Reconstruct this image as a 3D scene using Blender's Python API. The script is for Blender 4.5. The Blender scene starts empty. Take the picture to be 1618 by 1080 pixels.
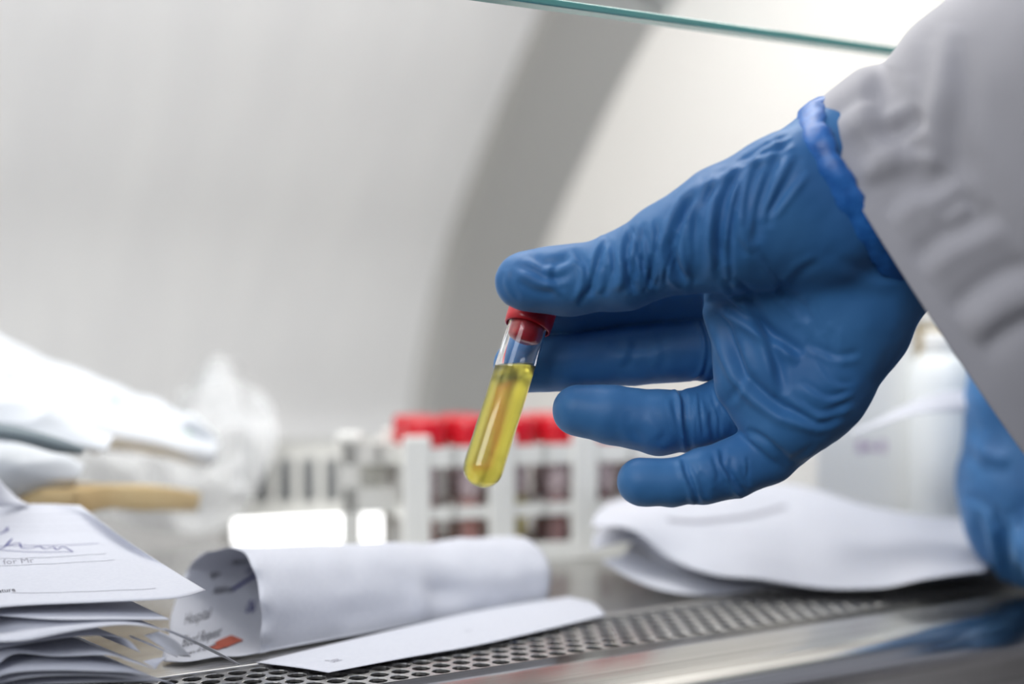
import bpy, math, random
import numpy as np
from mathutils import Vector, Matrix
random.seed(7); rng = np.random.default_rng(7)
SC = bpy.context.scene; COL = SC.collection

# ------------------------------------------------------------------ camera
F_PX = 2247.0                      # 50 mm lens on a 36 mm sensor, 1618 px wide
ANG = math.radians(58.0)           # the cabinet front runs away to the right
R_ = np.array([math.sin(ANG), -math.cos(ANG), 0.0])
FH = np.array([math.cos(ANG), math.sin(ANG), 0.0])
TH = math.atan(40 / F_PX)
ZA = np.array([0, 0, 1.0])
F_ = math.cos(TH) * FH - math.sin(TH) * ZA
U_ = math.sin(TH) * FH + math.cos(TH) * ZA
CAM = np.array([-0.304, -0.42, 0.121])
cd = bpy.data.cameras.new('camera'); cam = bpy.data.objects.new('camera', cd); COL.objects.link(cam)
cd.lens = 50; cd.sensor_width = 36; cd.clip_start = 0.01; cd.clip_end = 50
cam.matrix_world = Matrix([[R_[i], U_[i], -F_[i], CAM[i]] for i in range(3)] + [[0, 0, 0, 1]])
cd.dof.use_dof = True; cd.dof.focus_distance = 0.476; cd.dof.aperture_fstop = 3.4
SC.camera = cam

# ------------------------------------------------------------------ world, lights, exposure
SC.view_settings.view_transform = 'Standard'; SC.view_settings.look = 'None'
SC.view_settings.exposure = 0.0; SC.view_settings.gamma = 1.0; SC.view_settings.use_curve_mapping = False
w = bpy.data.worlds.new('world'); SC.world = w; w.use_nodes = True
nt = w.node_tree; nt.nodes.clear()
wo = nt.nodes.new('ShaderNodeOutputWorld'); bg = nt.nodes.new('ShaderNodeBackground')
tc = nt.nodes.new('ShaderNodeTexCoord'); sx = nt.nodes.new('ShaderNodeSeparateXYZ')
cr = nt.nodes.new('ShaderNodeValToRGB'); mr = nt.nodes.new('ShaderNodeMapRange')
mr.inputs[1].default_value = -1; mr.inputs[2].default_value = 1
nt.links.new(tc.outputs['Generated'], sx.inputs[0]); nt.links.new(sx.outputs[2], mr.inputs[0])
nt.links.new(mr.outputs[0], cr.inputs[0]); nt.links.new(cr.outputs[0], bg.inputs[0]); nt.links.new(bg.outputs[0], wo.inputs[0])
cr.color_ramp.elements[0].position = 0.47; cr.color_ramp.elements[0].color = (0.05, 0.052, 0.06, 1)
cr.color_ramp.elements[1].position = 0.72; cr.color_ramp.elements[1].color = (0.57, 0.60, 0.72, 1)
bg.inputs[1].default_value = 0.6

def area(name, loc, target, sx_, sy_, power, color=(1, 1, 1)):
    l = bpy.data.lights.new(name, 'AREA'); l.shape = 'RECTANGLE'; l.size = sx_; l.size_y = sy_
    l.energy = power; l.color = color
    o = bpy.data.objects.new(name, l); COL.objects.link(o)
    o.location = loc
    o.rotation_euler = (Vector(target) - Vector(loc)).to_track_quat('-Z', 'Y').to_euler()
    return o
area('cabinet_light', (-0.28, 0.05, 0.42), (-0.30, 0.55, 0.44), 0.95, 0.12, 3.2, (1.0, 0.99, 0.97))
area('cabinet_light', (0.06, 0.10, 0.44), (0.05, 0.02, 0.0), 0.42, 0.10, 1.15, (1.0, 0.99, 0.97))  # second area light, added overhead to lift the hand top and right forms
area('room_fill', (-1.9, -1.0, 1.3), (0, 0, 0.1), 1.2, 1.2, 28.0, (0.93, 0.96, 1.0))  # unseen fill light added at the left to brighten glove and sleeve

# ------------------------------------------------------------------ helpers
def P(px, py, d):
    return CAM + d * (F_ + R_ * ((px - 809) / F_PX) + U_ * ((540 - py) / F_PX))
def G(px, py, z=0.0):
    dr = F_ + R_ * ((px - 809) / F_PX) + U_ * ((540 - py) / F_PX)
    return CAM + dr * ((z - CAM[2]) / dr[2])
def toPX(V):
    D = V - CAM; d = D @ F_
    return 809 + F_PX * (D @ R_) / d, 540 - F_PX * (D @ U_) / d, d

def tag(o, label=None, cat=None, group=None, kind=None):
    if label: o['label'] = label
    if cat: o['category'] = cat
    if group: o['group'] = group
    if kind: o['kind'] = kind
    return o
def empty(name, loc, rz=0.0):
    o = bpy.data.objects.new(name, None); COL.objects.link(o)
    o.location = [float(a) for a in loc]; o.rotation_euler = (0, 0, rz); o.empty_display_size = 0.01
    return o
def mesh_obj(name, V, Fc, mat, parent=None, smooth=True, local=True):
    me = bpy.data.meshes.new(name)
    V = np.asarray(V, dtype=float)
    if parent is not None and not local:      # world coordinates under a moved parent
        inv = parent_matrix(parent).inverted()
        M = np.array(inv); V = V @ M[:3, :3].T + M[:3, 3]
    me.from_pydata(V.tolist(), [], [list(map(int, f)) for f in Fc])
    me.materials.append(mat)
    if smooth: me.polygons.foreach_set('use_smooth', [True] * len(me.polygons))
    me.update()
    o = bpy.data.objects.new(name, me); COL.objects.link(o)
    if parent is not None: o.parent = parent
    return o
def parent_matrix(p):
    M = Matrix.Translation(p.location) @ p.rotation_euler.to_matrix().to_4x4()
    return parent_matrix(p.parent) @ M if p.parent else M
def bevel(o, wd, seg=2):
    m = o.modifiers.new('bevel', 'BEVEL'); m.width = wd; m.segments = seg; m.limit_method = 'ANGLE'; return o
def solid(o, th, off=0.0):
    m = o.modifiers.new('thick', 'SOLIDIFY'); m.thickness = th; m.offset = off; return o

class MB:
    def __init__(s): s.V = []; s.F = []
    def add(s, V, Fc):
        n = len(s.V); s.V += [tuple(map(float, v)) for v in V]; s.F += [[i + n for i in f] for f in Fc]; return s
    def box(s, x0, x1, y0, y1, z0, z1):
        V = [(x, y, z) for z in (z0, z1) for y in (y0, y1) for x in (x0, x1)]
        return s.add(V, [(0, 2, 3, 1), (4, 5, 7, 6), (0, 1, 5, 4), (2, 6, 7, 3), (0, 4, 6, 2), (1, 3, 7, 5)])
    def lathe(s, prof, n=32, M=None):
        V = []; Fc = []
        for r, z in prof:
            for k in range(n):
                a = 2 * math.pi * k / n
                p = np.array([r * math.cos(a), r * math.sin(a), z])
                V.append(p if M is None else M @ p)
        for i in range(len(prof) - 1):
            for k in range(n):
                Fc.append((i * n + k, i * n + (k + 1) % n, (i + 1) * n + (k + 1) % n, (i + 1) * n + k))
        if prof[0][0] > 1e-6: Fc.append(tuple(range(n - 1, -1, -1)))
        if prof[-1][0] > 1e-6: Fc.append(tuple((len(prof) - 1) * n + k for k in range(n)))
        return s.add(V, Fc)
    def build(s, name, mat, parent=None, smooth=False): return mesh_obj(name, s.V, s.F, mat, parent, smooth)

def catmull(pts, n):
    pts = np.asarray(pts, float); m = len(pts)
    t = np.linspace(0, m - 1, n); i = np.clip(t.astype(int), 0, m - 2); f = (t - i)[:, None]
    sh = (len(t),) + (1,) * (pts.ndim - 1)
    f = (t - i).reshape(sh)
    g = lambda k: pts[np.clip(k, 0, m - 1)]
    p0 = np.where((i > 0).reshape(sh), g(i - 1), 2 * g(i) - g(i + 1)); p1 = g(i); p2 = g(i + 1)
    p3 = np.where((i < m - 2).reshape(sh), g(i + 2), 2 * g(i + 1) - g(i))
    return 0.5 * (2 * p1 + (-p0 + p2) * f + (2 * p0 - 5 * p1 + 4 * p2 - p3) * f ** 2 + (-p0 + 3 * p1 - 3 * p2 + p3) * f ** 3)

def vnoise(Pn, seed=0):
    """smooth value noise in 3D"""
    Pn = np.asarray(Pn, float); i = np.floor(Pn).astype(np.int64); f = Pn - i; f = f * f * (3 - 2 * f)
    def h(a, b, c):
        n = (a * 374761393 + b * 668265263 + c * 2147483647 + seed * 974634777) & 0xFFFFFFFF
        n = ((n ^ (n >> 13)) * 1274126177) & 0xFFFFFFFF
        return ((n ^ (n >> 16)) & 0xFFFF) / 32767.5 - 1
    o = 0
    for dx in (0, 1):
        for dy in (0, 1):
            for dz in (0, 1):
                wgt = (f[:, 0] if dx else 1 - f[:, 0]) * (f[:, 1] if dy else 1 - f[:, 1]) * (f[:, 2] if dz else 1 - f[:, 2])
                o = o + wgt * h(i[:, 0] + dx, i[:, 1] + dy, i[:, 2] + dz)
    return o

# ------------------------------------------------------------------ materials
def mat(name, color, rough=0.5, metal=0.0, **kw):
    m = bpy.data.materials.new(name); m.use_nodes = True
    b = m.node_tree.nodes['Principled BSDF']
    b.inputs['Base Color'].default_value = (*color, 1); b.inputs['Roughness'].default_value = rough
    b.inputs['Metallic'].default_value = metal
    for k, v in kw.items(): b.inputs[k.replace('_', ' ')].default_value = v
    return m
def N(m, t): return m.node_tree.nodes.new(t)
def L(m, a, b): m.node_tree.links.new(a, b)
def bsdf(m): return m.node_tree.nodes['Principled BSDF']
def add_noise(m, scale, c1, c2, strength=0.0, dist=0.0005, stretch=(1, 1, 1), detail=4, bscale=None, ramp=(0.35, 0.65)):
    t = N(m, 'ShaderNodeTexCoord'); mp = N(m, 'ShaderNodeMapping'); mp.inputs['Scale'].default_value = stretch
    n = N(m, 'ShaderNodeTexNoise'); n.inputs['Scale'].default_value = scale; n.inputs['Detail'].default_value = detail
    L(m, t.outputs['Object'], mp.inputs[0]); L(m, mp.outputs[0], n.inputs['Vector'])
    r = N(m, 'ShaderNodeValToRGB'); r.color_ramp.elements[0].color = (*c1, 1); r.color_ramp.elements[1].color = (*c2, 1)
    r.color_ramp.elements[0].position, r.color_ramp.elements[1].position = ramp
    L(m, n.outputs[0], r.inputs[0]); L(m, r.outputs[0], bsdf(m).inputs['Base Color'])
    if strength:
        n2 = n
        if bscale:
            n2 = N(m, 'ShaderNodeTexNoise'); n2.inputs['Scale'].default_value = bscale; n2.inputs['Detail'].default_value = 3
            L(m, mp.outputs[0], n2.inputs['Vector'])
        b = N(m, 'ShaderNodeBump'); b.inputs['Strength'].default_value = strength; b.inputs['Distance'].default_value = dist
        L(m, n2.outputs[0], b.inputs['Height']); L(m, b.outputs[0], bsdf(m).inputs['Normal'])
    return m

M_steel = mat('brushed_steel', (0.60, 0.59, 0.57), 0.27, 1.0)
add_noise(M_steel, 60, (0.50, 0.49, 0.475), (0.66, 0.65, 0.63), 0.12, 0.0002, (0.06, 3, 3), 5)
M_grille = mat('grille_steel', (0.66, 0.65, 0.63), 0.32, 1.0)
M_sill = mat('sill_steel', (0.5, 0.5, 0.5), 0.19, 1.0)
add_noise(M_sill, 90, (0.43, 0.42, 0.40), (0.60, 0.59, 0.57), 0.10, 0.0002, (0.04, 3, 3), 6)
_b = bsdf(M_sill); _l = _b.inputs['Base Color'].links[0].from_socket
_g = N(M_sill, 'ShaderNodeNewGeometry'); _d = N(M_sill, 'ShaderNodeVectorMath'); _d.operation = 'DISTANCE'
_p = P(1405, 1030, .502); _d.inputs[1].default_value = tuple(_p)
L(M_sill, _g.outputs['Position'], _d.inputs[0])
_n = N(M_sill, 'ShaderNodeTexNoise'); _n.inputs['Scale'].default_value = 700; L(M_sill, _g.outputs['Position'], _n.inputs['Vector'])
_m = N(M_sill, 'ShaderNodeMapRange'); _m.inputs[1].default_value = .004; _m.inputs[2].default_value = .013; _m.inputs[3].default_value = .10; _m.inputs[4].default_value = -.3
L(M_sill, _d.outputs['Value'], _m.inputs[0])
_a = N(M_sill, 'ShaderNodeMath'); _a.operation = 'ADD'; L(M_sill, _n.outputs[0], _a.inputs[0]); L(M_sill, _m.outputs[0], _a.inputs[1])
_t = N(M_sill, 'ShaderNodeMapRange'); _t.inputs[1].default_value = .60; _t.inputs[2].default_value = .66; L(M_sill, _a.outputs[0], _t.inputs[0])
_x = N(M_sill, 'ShaderNodeMixRGB'); _x.inputs[2].default_value = (.12, .07, .03, 1)
L(M_sill, _t.outputs[0], _x.inputs[0]); L(M_sill, _l, _x.inputs[1]); L(M_sill, _x.outputs[0], _b.inputs['Base Color'])
M_back = mat('back_wall_steel', (0.9, 0.9, 0.9), 0.6, 0.2)
add_noise(M_back, 30, (0.76, 0.765, 0.775), (0.80, 0.805, 0.81), 0.0, 0.0005, (1, 0.2, 0.2), 3)
M_cove = mat('cove_steel_shaded', (0.44, 0.44, 0.43), 0.5, 0.7)  # darker grey carries the corner's shading and dark reflection in its colour
M_side = mat('side_wall_paint', (0.70, 0.685, 0.655), 0.5)
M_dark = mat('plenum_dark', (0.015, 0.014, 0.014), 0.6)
M_paper = mat('paper', (0.80, 0.81, 0.86), 0.75)
add_noise(M_paper, 700, (0.60, 0.615, 0.68), (0.63, 0.645, 0.705), 0.10, 0.0001)
bsdf(M_paper).inputs['Subsurface Weight'].default_value = 0.0
M_ink = mat('print_ink', (0.03, 0.03, 0.045), 0.8)
M_inkg = mat('faint_print_ink', (0.33, 0.33, 0.38), 0.8)
M_pen = mat('pen_ink', (0.035, 0.035, 0.22), 0.6)
M_redprint = mat('red_print', (0.45, 0.10, 0.06), 0.8)
M_purple = mat('purple_print', (0.35, 0.18, 0.42), 0.7)
M_green = mat('green_print', (0.58, 0.76, 0.60), 0.7)
M_rack = mat('white_rack_plastic', (0.82, 0.82, 0.78), 0.35)
M_rackg = mat('grey_rack_plastic', (0.60, 0.60, 0.57), 0.4)
M_cap = mat('red_cap_plastic', (0.62, 0.008, 0.02), 0.3)
bsdf(M_cap).inputs['Coat Weight'].default_value = 0.3
M_rackglass = mat('tube_plastic', (0.9, 0.88, 0.88), 0.15)
def mix_transp(m, fac):
    nt = m.node_tree; out = [n for n in nt.nodes if n.type == 'OUTPUT_MATERIAL'][0]
    tr = nt.nodes.new('ShaderNodeBsdfTransparent'); mx = nt.nodes.new('ShaderNodeMixShader'); mx.inputs[0].default_value = fac
    nt.links.new(bsdf(m).outputs[0], mx.inputs[1]); nt.links.new(tr.outputs[0], mx.inputs[2]); nt.links.new(mx.outputs[0], out.inputs[0])
    return m
mix_transp(M_rackglass, 0.8)
M_pane = mat('sash_glass', (0.86, 0.92, 0.90), 0.03); mix_transp(M_pane, 0.93)
M_edge = mat('glass_edge', (0.17, 0.50, 0.43), 0.18); bsdf(M_edge).inputs['Coat Weight'].default_value = 0.5
M_edge2 = mat('glass_edge_bevel', (0.35, 0.72, 0.66), 0.1)
M_blood = [mat('blood_dark', (0.22, 0.018, 0.014), 0.25), mat('blood_brown', (0.38, 0.08, 0.04), 0.3),
           mat('serum_yellow', (0.62, 0.50, 0.05), 0.25), mat('blood_serum_layer', (0.45, 0.22, 0.14), 0.3)]
M_label = mat('tube_label', (0.62, 0.58, 0.60), 0.6)
add_noise(M_label, 350, (0.45, 0.33, 0.36), (0.80, 0.68, 0.68))
M_bag = mat('clear_bag_film', (0.72, 0.73, 0.74), 0.15); mix_transp(M_bag, 0.55)
M_pack = mat('white_wrap', (0.66, 0.69, 0.73), 0.4)
M_packg = mat('grey_green_strip', (0.16, 0.20, 0.22), 0.5)
M_tan = mat('tan_card', (0.52, 0.37, 0.17), 0.7)
add_noise(M_tan, 25, (0.45, 0.31, 0.14), (0.60, 0.46, 0.25))
M_carton = mat('white_carton', (0.86, 0.86, 0.84), 0.55)
M_jar = mat('white_jar_plastic', (0.84, 0.87, 0.87), 0.35)
M_skin = mat('skin', (0.32, 0.16, 0.10), 0.5)
M_glow = mat('glow_reflection', (1, 1, 1), 0.5)
bsdf(M_glow).inputs['Emission Color'].default_value = (1, 1, 1, 1); bsdf(M_glow).inputs['Emission Strength'].default_value = 2.2  # emission stands for a bright reflection, not for a light source

M_glove = mat('blue_nitrile', (0.035, 0.17, 0.42), 0.5, 0.0, Specular_IOR_Level=0.35)
b = bsdf(M_glove); b.inputs['Sheen Weight'].default_value = 0.25; b.inputs['Sheen Roughness'].default_value = 0.4
b.inputs['Sheen Tint'].default_value = (0.5, 0.75, 1, 1)
add_noise(M_glove, 40, (0.036, 0.15, 0.37), (0.052, 0.19, 0.43), 0.22, 0.00025, (1, 1, 1), 2, 2600)
M_cuff = mat('blue_nitrile_cuff', (0.02, 0.14, 0.48), 0.4)
add_noise(M_cuff, 300, (0.015, 0.12, 0.42), (0.03, 0.18, 0.55), 0.3, 0.0006)
M_coat = mat('grey_coat_cloth', (0.44, 0.43, 0.45), 0.85)
add_noise(M_coat, 25, (0.45, 0.44, 0.465), (0.49, 0.48, 0.505), 0.35, 0.0002, (1, 1, 1), 2, 2200)
bsdf(M_coat).inputs['Sheen Weight'].default_value = 0.3

# ------------------------------------------------------------------ setting: the cabinet
SX0, SX1 = -0.95, 0.30
SASH_Y, SASH_Z = -0.012, 0.227
prof = []
for cx_, cy_ in [(700, 640), (714, 560), (732, 470), (754, 390), (788, 300), (828, 200), (872, 100), (918, 0), (972, -100), (1040, -200)]:
    dr_ = F_ + R_ * ((cx_ - 809) / F_PX) + U_ * ((540 - cy_) / F_PX)      # where the corner line meets the side wall plane
    q_ = CAM + dr_ * ((SX1 - CAM[0]) / dr_[0]); prof.append((q_[1], q_[2]))
prof = [(prof[0][0] + .004, 0.0), (prof[0][0] + .002, prof[0][1] * .5)] + [p_ for p_ in prof if p_[1] < .58] + [(.18, .60)]
prof = catmull(prof, 60)
COVE = 0.030; COVE2 = 0.085
def extrude_x(profile, x0, x1, nx=1):
    V = []; Fc = []; n = len(profile)
    for k in range(nx + 1):
        x = x0 + (x1 - x0) * k / nx
        V += [(x, p[0], p[1]) for p in profile]
    for k in range(nx):
        for i in range(n - 1): Fc.append((k * n + i, k * n + i + 1, (k + 1) * n + i + 1, (k + 1) * n + i))
    return V, Fc
V, Fc = extrude_x(prof, SX0, SX1 - COVE)
tag(mesh_obj('wall_back', V, Fc, M_back), kind='structure')
# rounded corner strip joining back panel and side wall
tn = np.gradient(prof, axis=0); tn /= np.linalg.norm(tn, axis=1)[:, None]
V = []; Fc = []; K = 14
for i, p in enumerate(prof):
    nrm = np.array([-tn[i][1], tn[i][0]])
    for k in range(K + 1):
        a = math.pi / 2 * k / K
        off = COVE2 * (1 - math.cos(a))
        q = p + nrm * off
        V.append((SX1 - COVE + COVE * math.sin(a), q[0], q[1]))
for i in range(len(prof) - 1):
    for k in range(K): Fc.append((i * (K + 1) + k, i * (K + 1) + k + 1, (i + 1) * (K + 1) + k + 1, (i + 1) * (K + 1) + k))
tag(mesh_obj('trim_1', V, Fc, M_cove), kind='structure')
# side walls (outline follows the curved back panel)
poly = [(p[0] + 0.005, p[1]) for p in prof] + [(SASH_Y, .60), (SASH_Y, 0)]
for nm, x0, x1 in (('wall_right', SX1, SX1 + 0.01), ('wall_left', SX0 - 0.01, SX0)):
    n = len(poly); V = [(x0, a, b_) for a, b_ in poly] + [(x1, a, b_) for a, b_ in poly]
    Fc = [tuple(range(n)), tuple(range(2 * n - 1, n - 1, -1))] + [(i, (i + 1) % n, n + (i + 1) % n, n + i) for i in range(n)]
    tag(mesh_obj(nm, V, Fc, M_side, smooth=False), kind='structure')
m = MB().box(SX0, SX1, SASH_Y, .25, .60, .61)
tag(m.build('ceiling', M_side), kind='structure')
# worktop behind the grille
GW = 0.0416; RIM = 0.004
m = MB().box(SX0, SX1, GW + RIM, .72, -0.006, 0.0)
tag(bevel(m.build('floor', M_steel), 0.001), kind='structure')
# perforated air grille, one hexagonal cell round each hole
pitch = 0.008; rw = pitch * math.sqrt(3) / 2; GX0, GX1 = -0.42, SX1
gr = empty('perforated_grille', ((GX0 + GX1) / 2, GW / 2, 0.0))
tag(gr, 'perforated stainless air grille with round holes along the cabinet front', 'grille')
V = []; Fc = []
ncol = int((GX1 - GX0) / pitch); rows = 6
def addv(p): V.append(p); return len(V) - 1
for r in range(rows):
    for c in range(ncol + 1):
        cx = GX0 + c * pitch + (pitch / 2 if r % 2 else 0); cy = GW / 2 + (r - (rows - 1) / 2) * rw
        outer = []; inner = []; low = []; mid = []
        for k in range(12):
            a = math.radians(30 * k); hexr = pitch / math.sqrt(3) if k % 2 else pitch / 2
            ox, oy = cx + hexr * math.cos(a), cy + hexr * math.sin(a)
            if r == 0 and k in (7, 8, 9, 10, 11): oy = 0.0 - 0.001
            if r == rows - 1 and k in (1, 2, 3, 4, 5): oy = GW + 0.001
            outer.append(addv((ox, oy, 0.0)))
            inner.append(addv((cx + .00345 * math.cos(a), cy + .00345 * math.sin(a), 0.0)))
            mid.append(addv((cx + .00325 * math.cos(a), cy + .00325 * math.sin(a), -0.00025)))
            low.append(addv((cx + .00325 * math.cos(a), cy + .00325 * math.sin(a), -0.0012)))
        for k in range(12):
            j = (k + 1) % 12
            Fc.append((outer[k], outer[j], inner[j], inner[k])); Fc.append((inner[k], inner[j], mid[j], mid[k])); Fc.append((mid[k], mid[j], low[j], low[k]))
V = np.array(V) - np.array([(GX0 + GX1) / 2, GW / 2, 0])
mesh_obj('hole_plate', V, Fc, M_grille, gr, smooth=False)
m = MB().box(GX0 - (GX0 + GX1) / 2 - 0.5, GX0 - (GX0 + GX1) / 2, -GW / 2, GW / 2, -0.0015, 0.0)
m.build('plain_end_plate', M_grille, gr)
m = MB().box(SX0 - (GX0 + GX1) / 2, SX1 - (GX0 + GX1) / 2, GW / 2, GW / 2 + RIM, -0.0008, 0.0012)
bevel(m.build('rear_rim', M_grille, gr), 0.0005)
# plenum under the grille
m = MB().box(SX0, SX1, -0.05, GW + 0.03, -0.09, -0.085).box(SX0, SX1, GW + .02, GW + .03, -.085, -.006).box(SX0, SX1, -0.012, -0.008, -.085, -.004)
tag(m.build('plenum_duct', M_dark), kind='structure')
# rounded front sill
pr = [(0.0005, -0.0015), (-0.0005, 0.0), (-0.012, 0.0), (-0.027, -0.0008)]
for k in range(13):
    a = math.radians(90 - 7.2 * k)
    pr.append((-0.030 - 0.022 * math.cos(a), -0.0235 + 0.022 * math.sin(a) + .0005))
pr += [(-0.0535, -0.05), (-0.0535, -0.14)]
V, Fc = extrude_x(pr, SX0, SX1 + 0.25)
tag(mesh_obj('sill_front', V, Fc, M_sill), kind='structure')
m = MB().box(SX1 + .01, SX1 + .25, SASH_Y, 0.02, -0.005, .60)
tag(m.build('trim_2', mat('front_post_grey', (.22, .22, .23), .5)), kind='structure')
# glass sash
sash = empty('window_1', ((SX0 + SX1) / 2, SASH_Y, SASH_Z)); sash['kind'] = 'structure'
hw = (SX1 - SX0) / 2
MB().box(-hw, hw, -0.004, 0.004, 0.0021, 0.37).build('glass_pane', M_pane, sash)
bevel(MB().box(-hw, hw, -0.004, 0.004, -0.0006, 0.0021).build('glass_edge', M_edge, sash), 0.0008, 3)

def text_mesh(s, size=1.0):
    cu = bpy.data.curves.new('txt', 'FONT'); cu.body = s; cu.size = size; cu.resolution_u = 2
    ob = bpy.data.objects.new('txt', cu); COL.objects.link(ob)
    dg = bpy.context.evaluated_depsgraph_get(); me = bpy.data.meshes.new_from_object(ob.evaluated_get(dg))
    V = np.array([v.co[:] for v in me.vertices]) if len(me.vertices) else np.zeros((0, 3)); Fc = [list(p.vertices) for p in me.polygons]
    bpy.data.objects.remove(ob); bpy.data.curves.remove(cu); bpy.data.meshes.remove(me)
    return V, Fc
# ------------------------------------------------------------------ signed-distance modelling (hands)
def rcone(X, a, b, ra, rb):
    ba = b - a; l2 = ba @ ba
    t = np.clip(((X - a) @ ba) / l2, 0, 1)
    q = X - (a + t[:, None] * ba)
    return np.sqrt(np.einsum('ij,ij->i', q, q)) - (ra + t * (rb - ra))
def smin(a, b, k):
    h = np.clip(0.5 + 0.5 * (b - a) / k, 0, 1)
    return b * (1 - h) + a * h - k * h * (1 - h)
def chain(X, nodes, k):
    """nodes: (px, py, depth, radius_px)"""
    pts = [(P(n[0], n[1], n[2]), n[3] * n[2] / F_PX) for n in nodes]
    d = None
    for (a, ra), (b_, rb) in zip(pts[:-1], pts[1:]):
        e = rcone(X, a, b_, ra, rb); d = e if d is None else smin(d, e, k)
    return d
def surface_nets(fn, lo, hi, h):
    # grid in camera axes so that it hugs the hand
    n = np.ceil((hi - lo) / h).astype(int) + 1
    g = [lo[i] + h * np.arange(n[i]) for i in range(3)]
    Fv = np.empty(tuple(n), np.float32)
    for i in range(n[0]):
        yy, zz = np.meshgrid(g[1], g[2], indexing='ij')
        Xc = np.stack([np.full(yy.size, g[0][i]), yy.ravel(), zz.ravel()], 1)
        X = CAM + Xc[:, :1] * R_ + Xc[:, 1:2] * U_ + Xc[:, 2:] * F_
        Fv[i] = fn(X).reshape(yy.shape)
    S = Fv < 0
    c = np.zeros(tuple(n - 1), np.int8)
    for dx in (0, 1):
        for dy in (0, 1):
            for dz in (0, 1): c += S[dx:n[0] - 1 + dx, dy:n[1] - 1 + dy, dz:n[2] - 1 + dz]
    act = (c > 0) & (c < 8)
    idx = -np.ones(act.shape, np.int64); ac = np.argwhere(act); idx[act] = np.arange(len(ac))
    acc = np.zeros((len(ac), 3)); cnt = np.zeros(len(ac))
    corners = [(a, b_, c_) for a in (0, 1) for b_ in (0, 1) for c_ in (0, 1)]
    for p in corners:
        for ax in range(3):
            if p[ax]: continue
            q = list(p); q[ax] = 1
            A = Fv[ac[:, 0] + p[0], ac[:, 1] + p[1], ac[:, 2] + p[2]]; B = Fv[ac[:, 0] + q[0], ac[:, 1] + q[1], ac[:, 2] + q[2]]
            cr_ = (A < 0) != (B < 0)
            t = np.where(cr_, A / np.where(cr_, A - B, 1), 0)
            pos = np.tile(np.array(p, float), (len(ac), 1)); pos[:, ax] += t
            acc += pos * cr_[:, None]; cnt += cr_
    Vc = lo + h * (ac + acc / cnt[:, None])
    faces = []
    for ax in range(3):
        o1, o2 = [(1, 2), (2, 0), (0, 1)][ax]
        sl0 = [slice(None)] * 3; sl1 = [slice(None)] * 3
        sl0[ax] = slice(0, -1); sl1[ax] = slice(1, None)
        A = S[tuple(sl0)]; B = S[tuple(sl1)]
        e = np.argwhere(A != B)
        e = e[(e[:, o1] > 0) & (e[:, o2] > 0) & (e[:, o1] < n[o1] - 1) & (e[:, o2] < n[o2] - 1)]
        fl = A[e[:, 0], e[:, 1], e[:, 2]]
        def cell(d1, d2):
            k = e.copy(); k[:, o1] -= d1; k[:, o2] -= d2; return idx[k[:, 0], k[:, 1], k[:, 2]]
        q = np.stack([cell(1, 1), cell(0, 1), cell(0, 0), cell(1, 0)], 1)
        q[~fl] = q[~fl][:, ::-1]; faces.append(q)
    Fq = np.concatenate(faces)
    Vw = CAM + Vc[:, :1] * R_ + Vc[:, 1:2] * U_ + Vc[:, 2:] * F_
    # camera axes (R,U,F) are left-handed: flip
    return Vw, Fq[:, ::-1]
def normals(V, Fq):
    n = np.cross(V[Fq[:, 2]] - V[Fq[:, 0]], V[Fq[:, 3]] - V[Fq[:, 1]])
    N_ = np.zeros_like(V)
    for k in range(4): np.add.at(N_, Fq[:, k], n)
    return N_ / (np.linalg.norm(N_, axis=1)[:, None] + 1e-20)
def bounds(chains, pad=0.004):
    lo = np.full(3, 9.0); hi = -lo
    for ch in chains:
        for px, py, d, r in ch:
            c = np.array([(px - 809) / F_PX * d, (540 - py) / F_PX * d, d]); rr = r * d / F_PX + pad
            lo = np.minimum(lo, c - rr); hi = np.maximum(hi, c + rr)
    return lo, hi
def wrinkle(pxy, weight, lines):
    """sum of ridge / valley profiles; line = (pts, amp_m, width_px)"""
    out = np.zeros(len(pxy))
    for pts, amp, wd in lines:
        c = catmull(pts, max(6, 4 * len(pts)))
        lo = c.min(0) - 3 * wd; hi = c.max(0) + 3 * wd
        s = np.where((pxy > lo).all(1) & (pxy < hi).all(1) & (weight > 0.01))[0]
        if not len(s): continue
        q = pxy[s]; best = np.full(len(s), 1e9); tt = np.zeros(len(s)); m_ = len(c) - 1; sg = np.zeros(len(s))
        for i in range(m_):
            a, b_ = c[i], c[i + 1]; ba = b_ - a
            t = np.clip(((q - a) @ ba) / (ba @ ba + 1e-9), 0, 1); r = q - a - t[:, None] * ba
            d = np.hypot(r[:, 0], r[:, 1]); k = d < best
            best[k] = d[k]; tt[k] = (i + t[k]) / m_
            sg[k] = np.sign(ba[0] * r[k, 1] - ba[1] * r[k, 0])
        taper = np.clip(np.minimum(tt, 1 - tt) * 5, 0, 1) ** 0.7
        u = best / wd
        # a sharp valley with a soft ridge on one side
        prof_ = np.exp(-u * u) - 0.75 * np.exp(-((best * sg - 1.5 * wd) / (1.0 * wd)) ** 2)
        out[s] += amp * prof_ * taper * weight[s]
    return out
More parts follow.
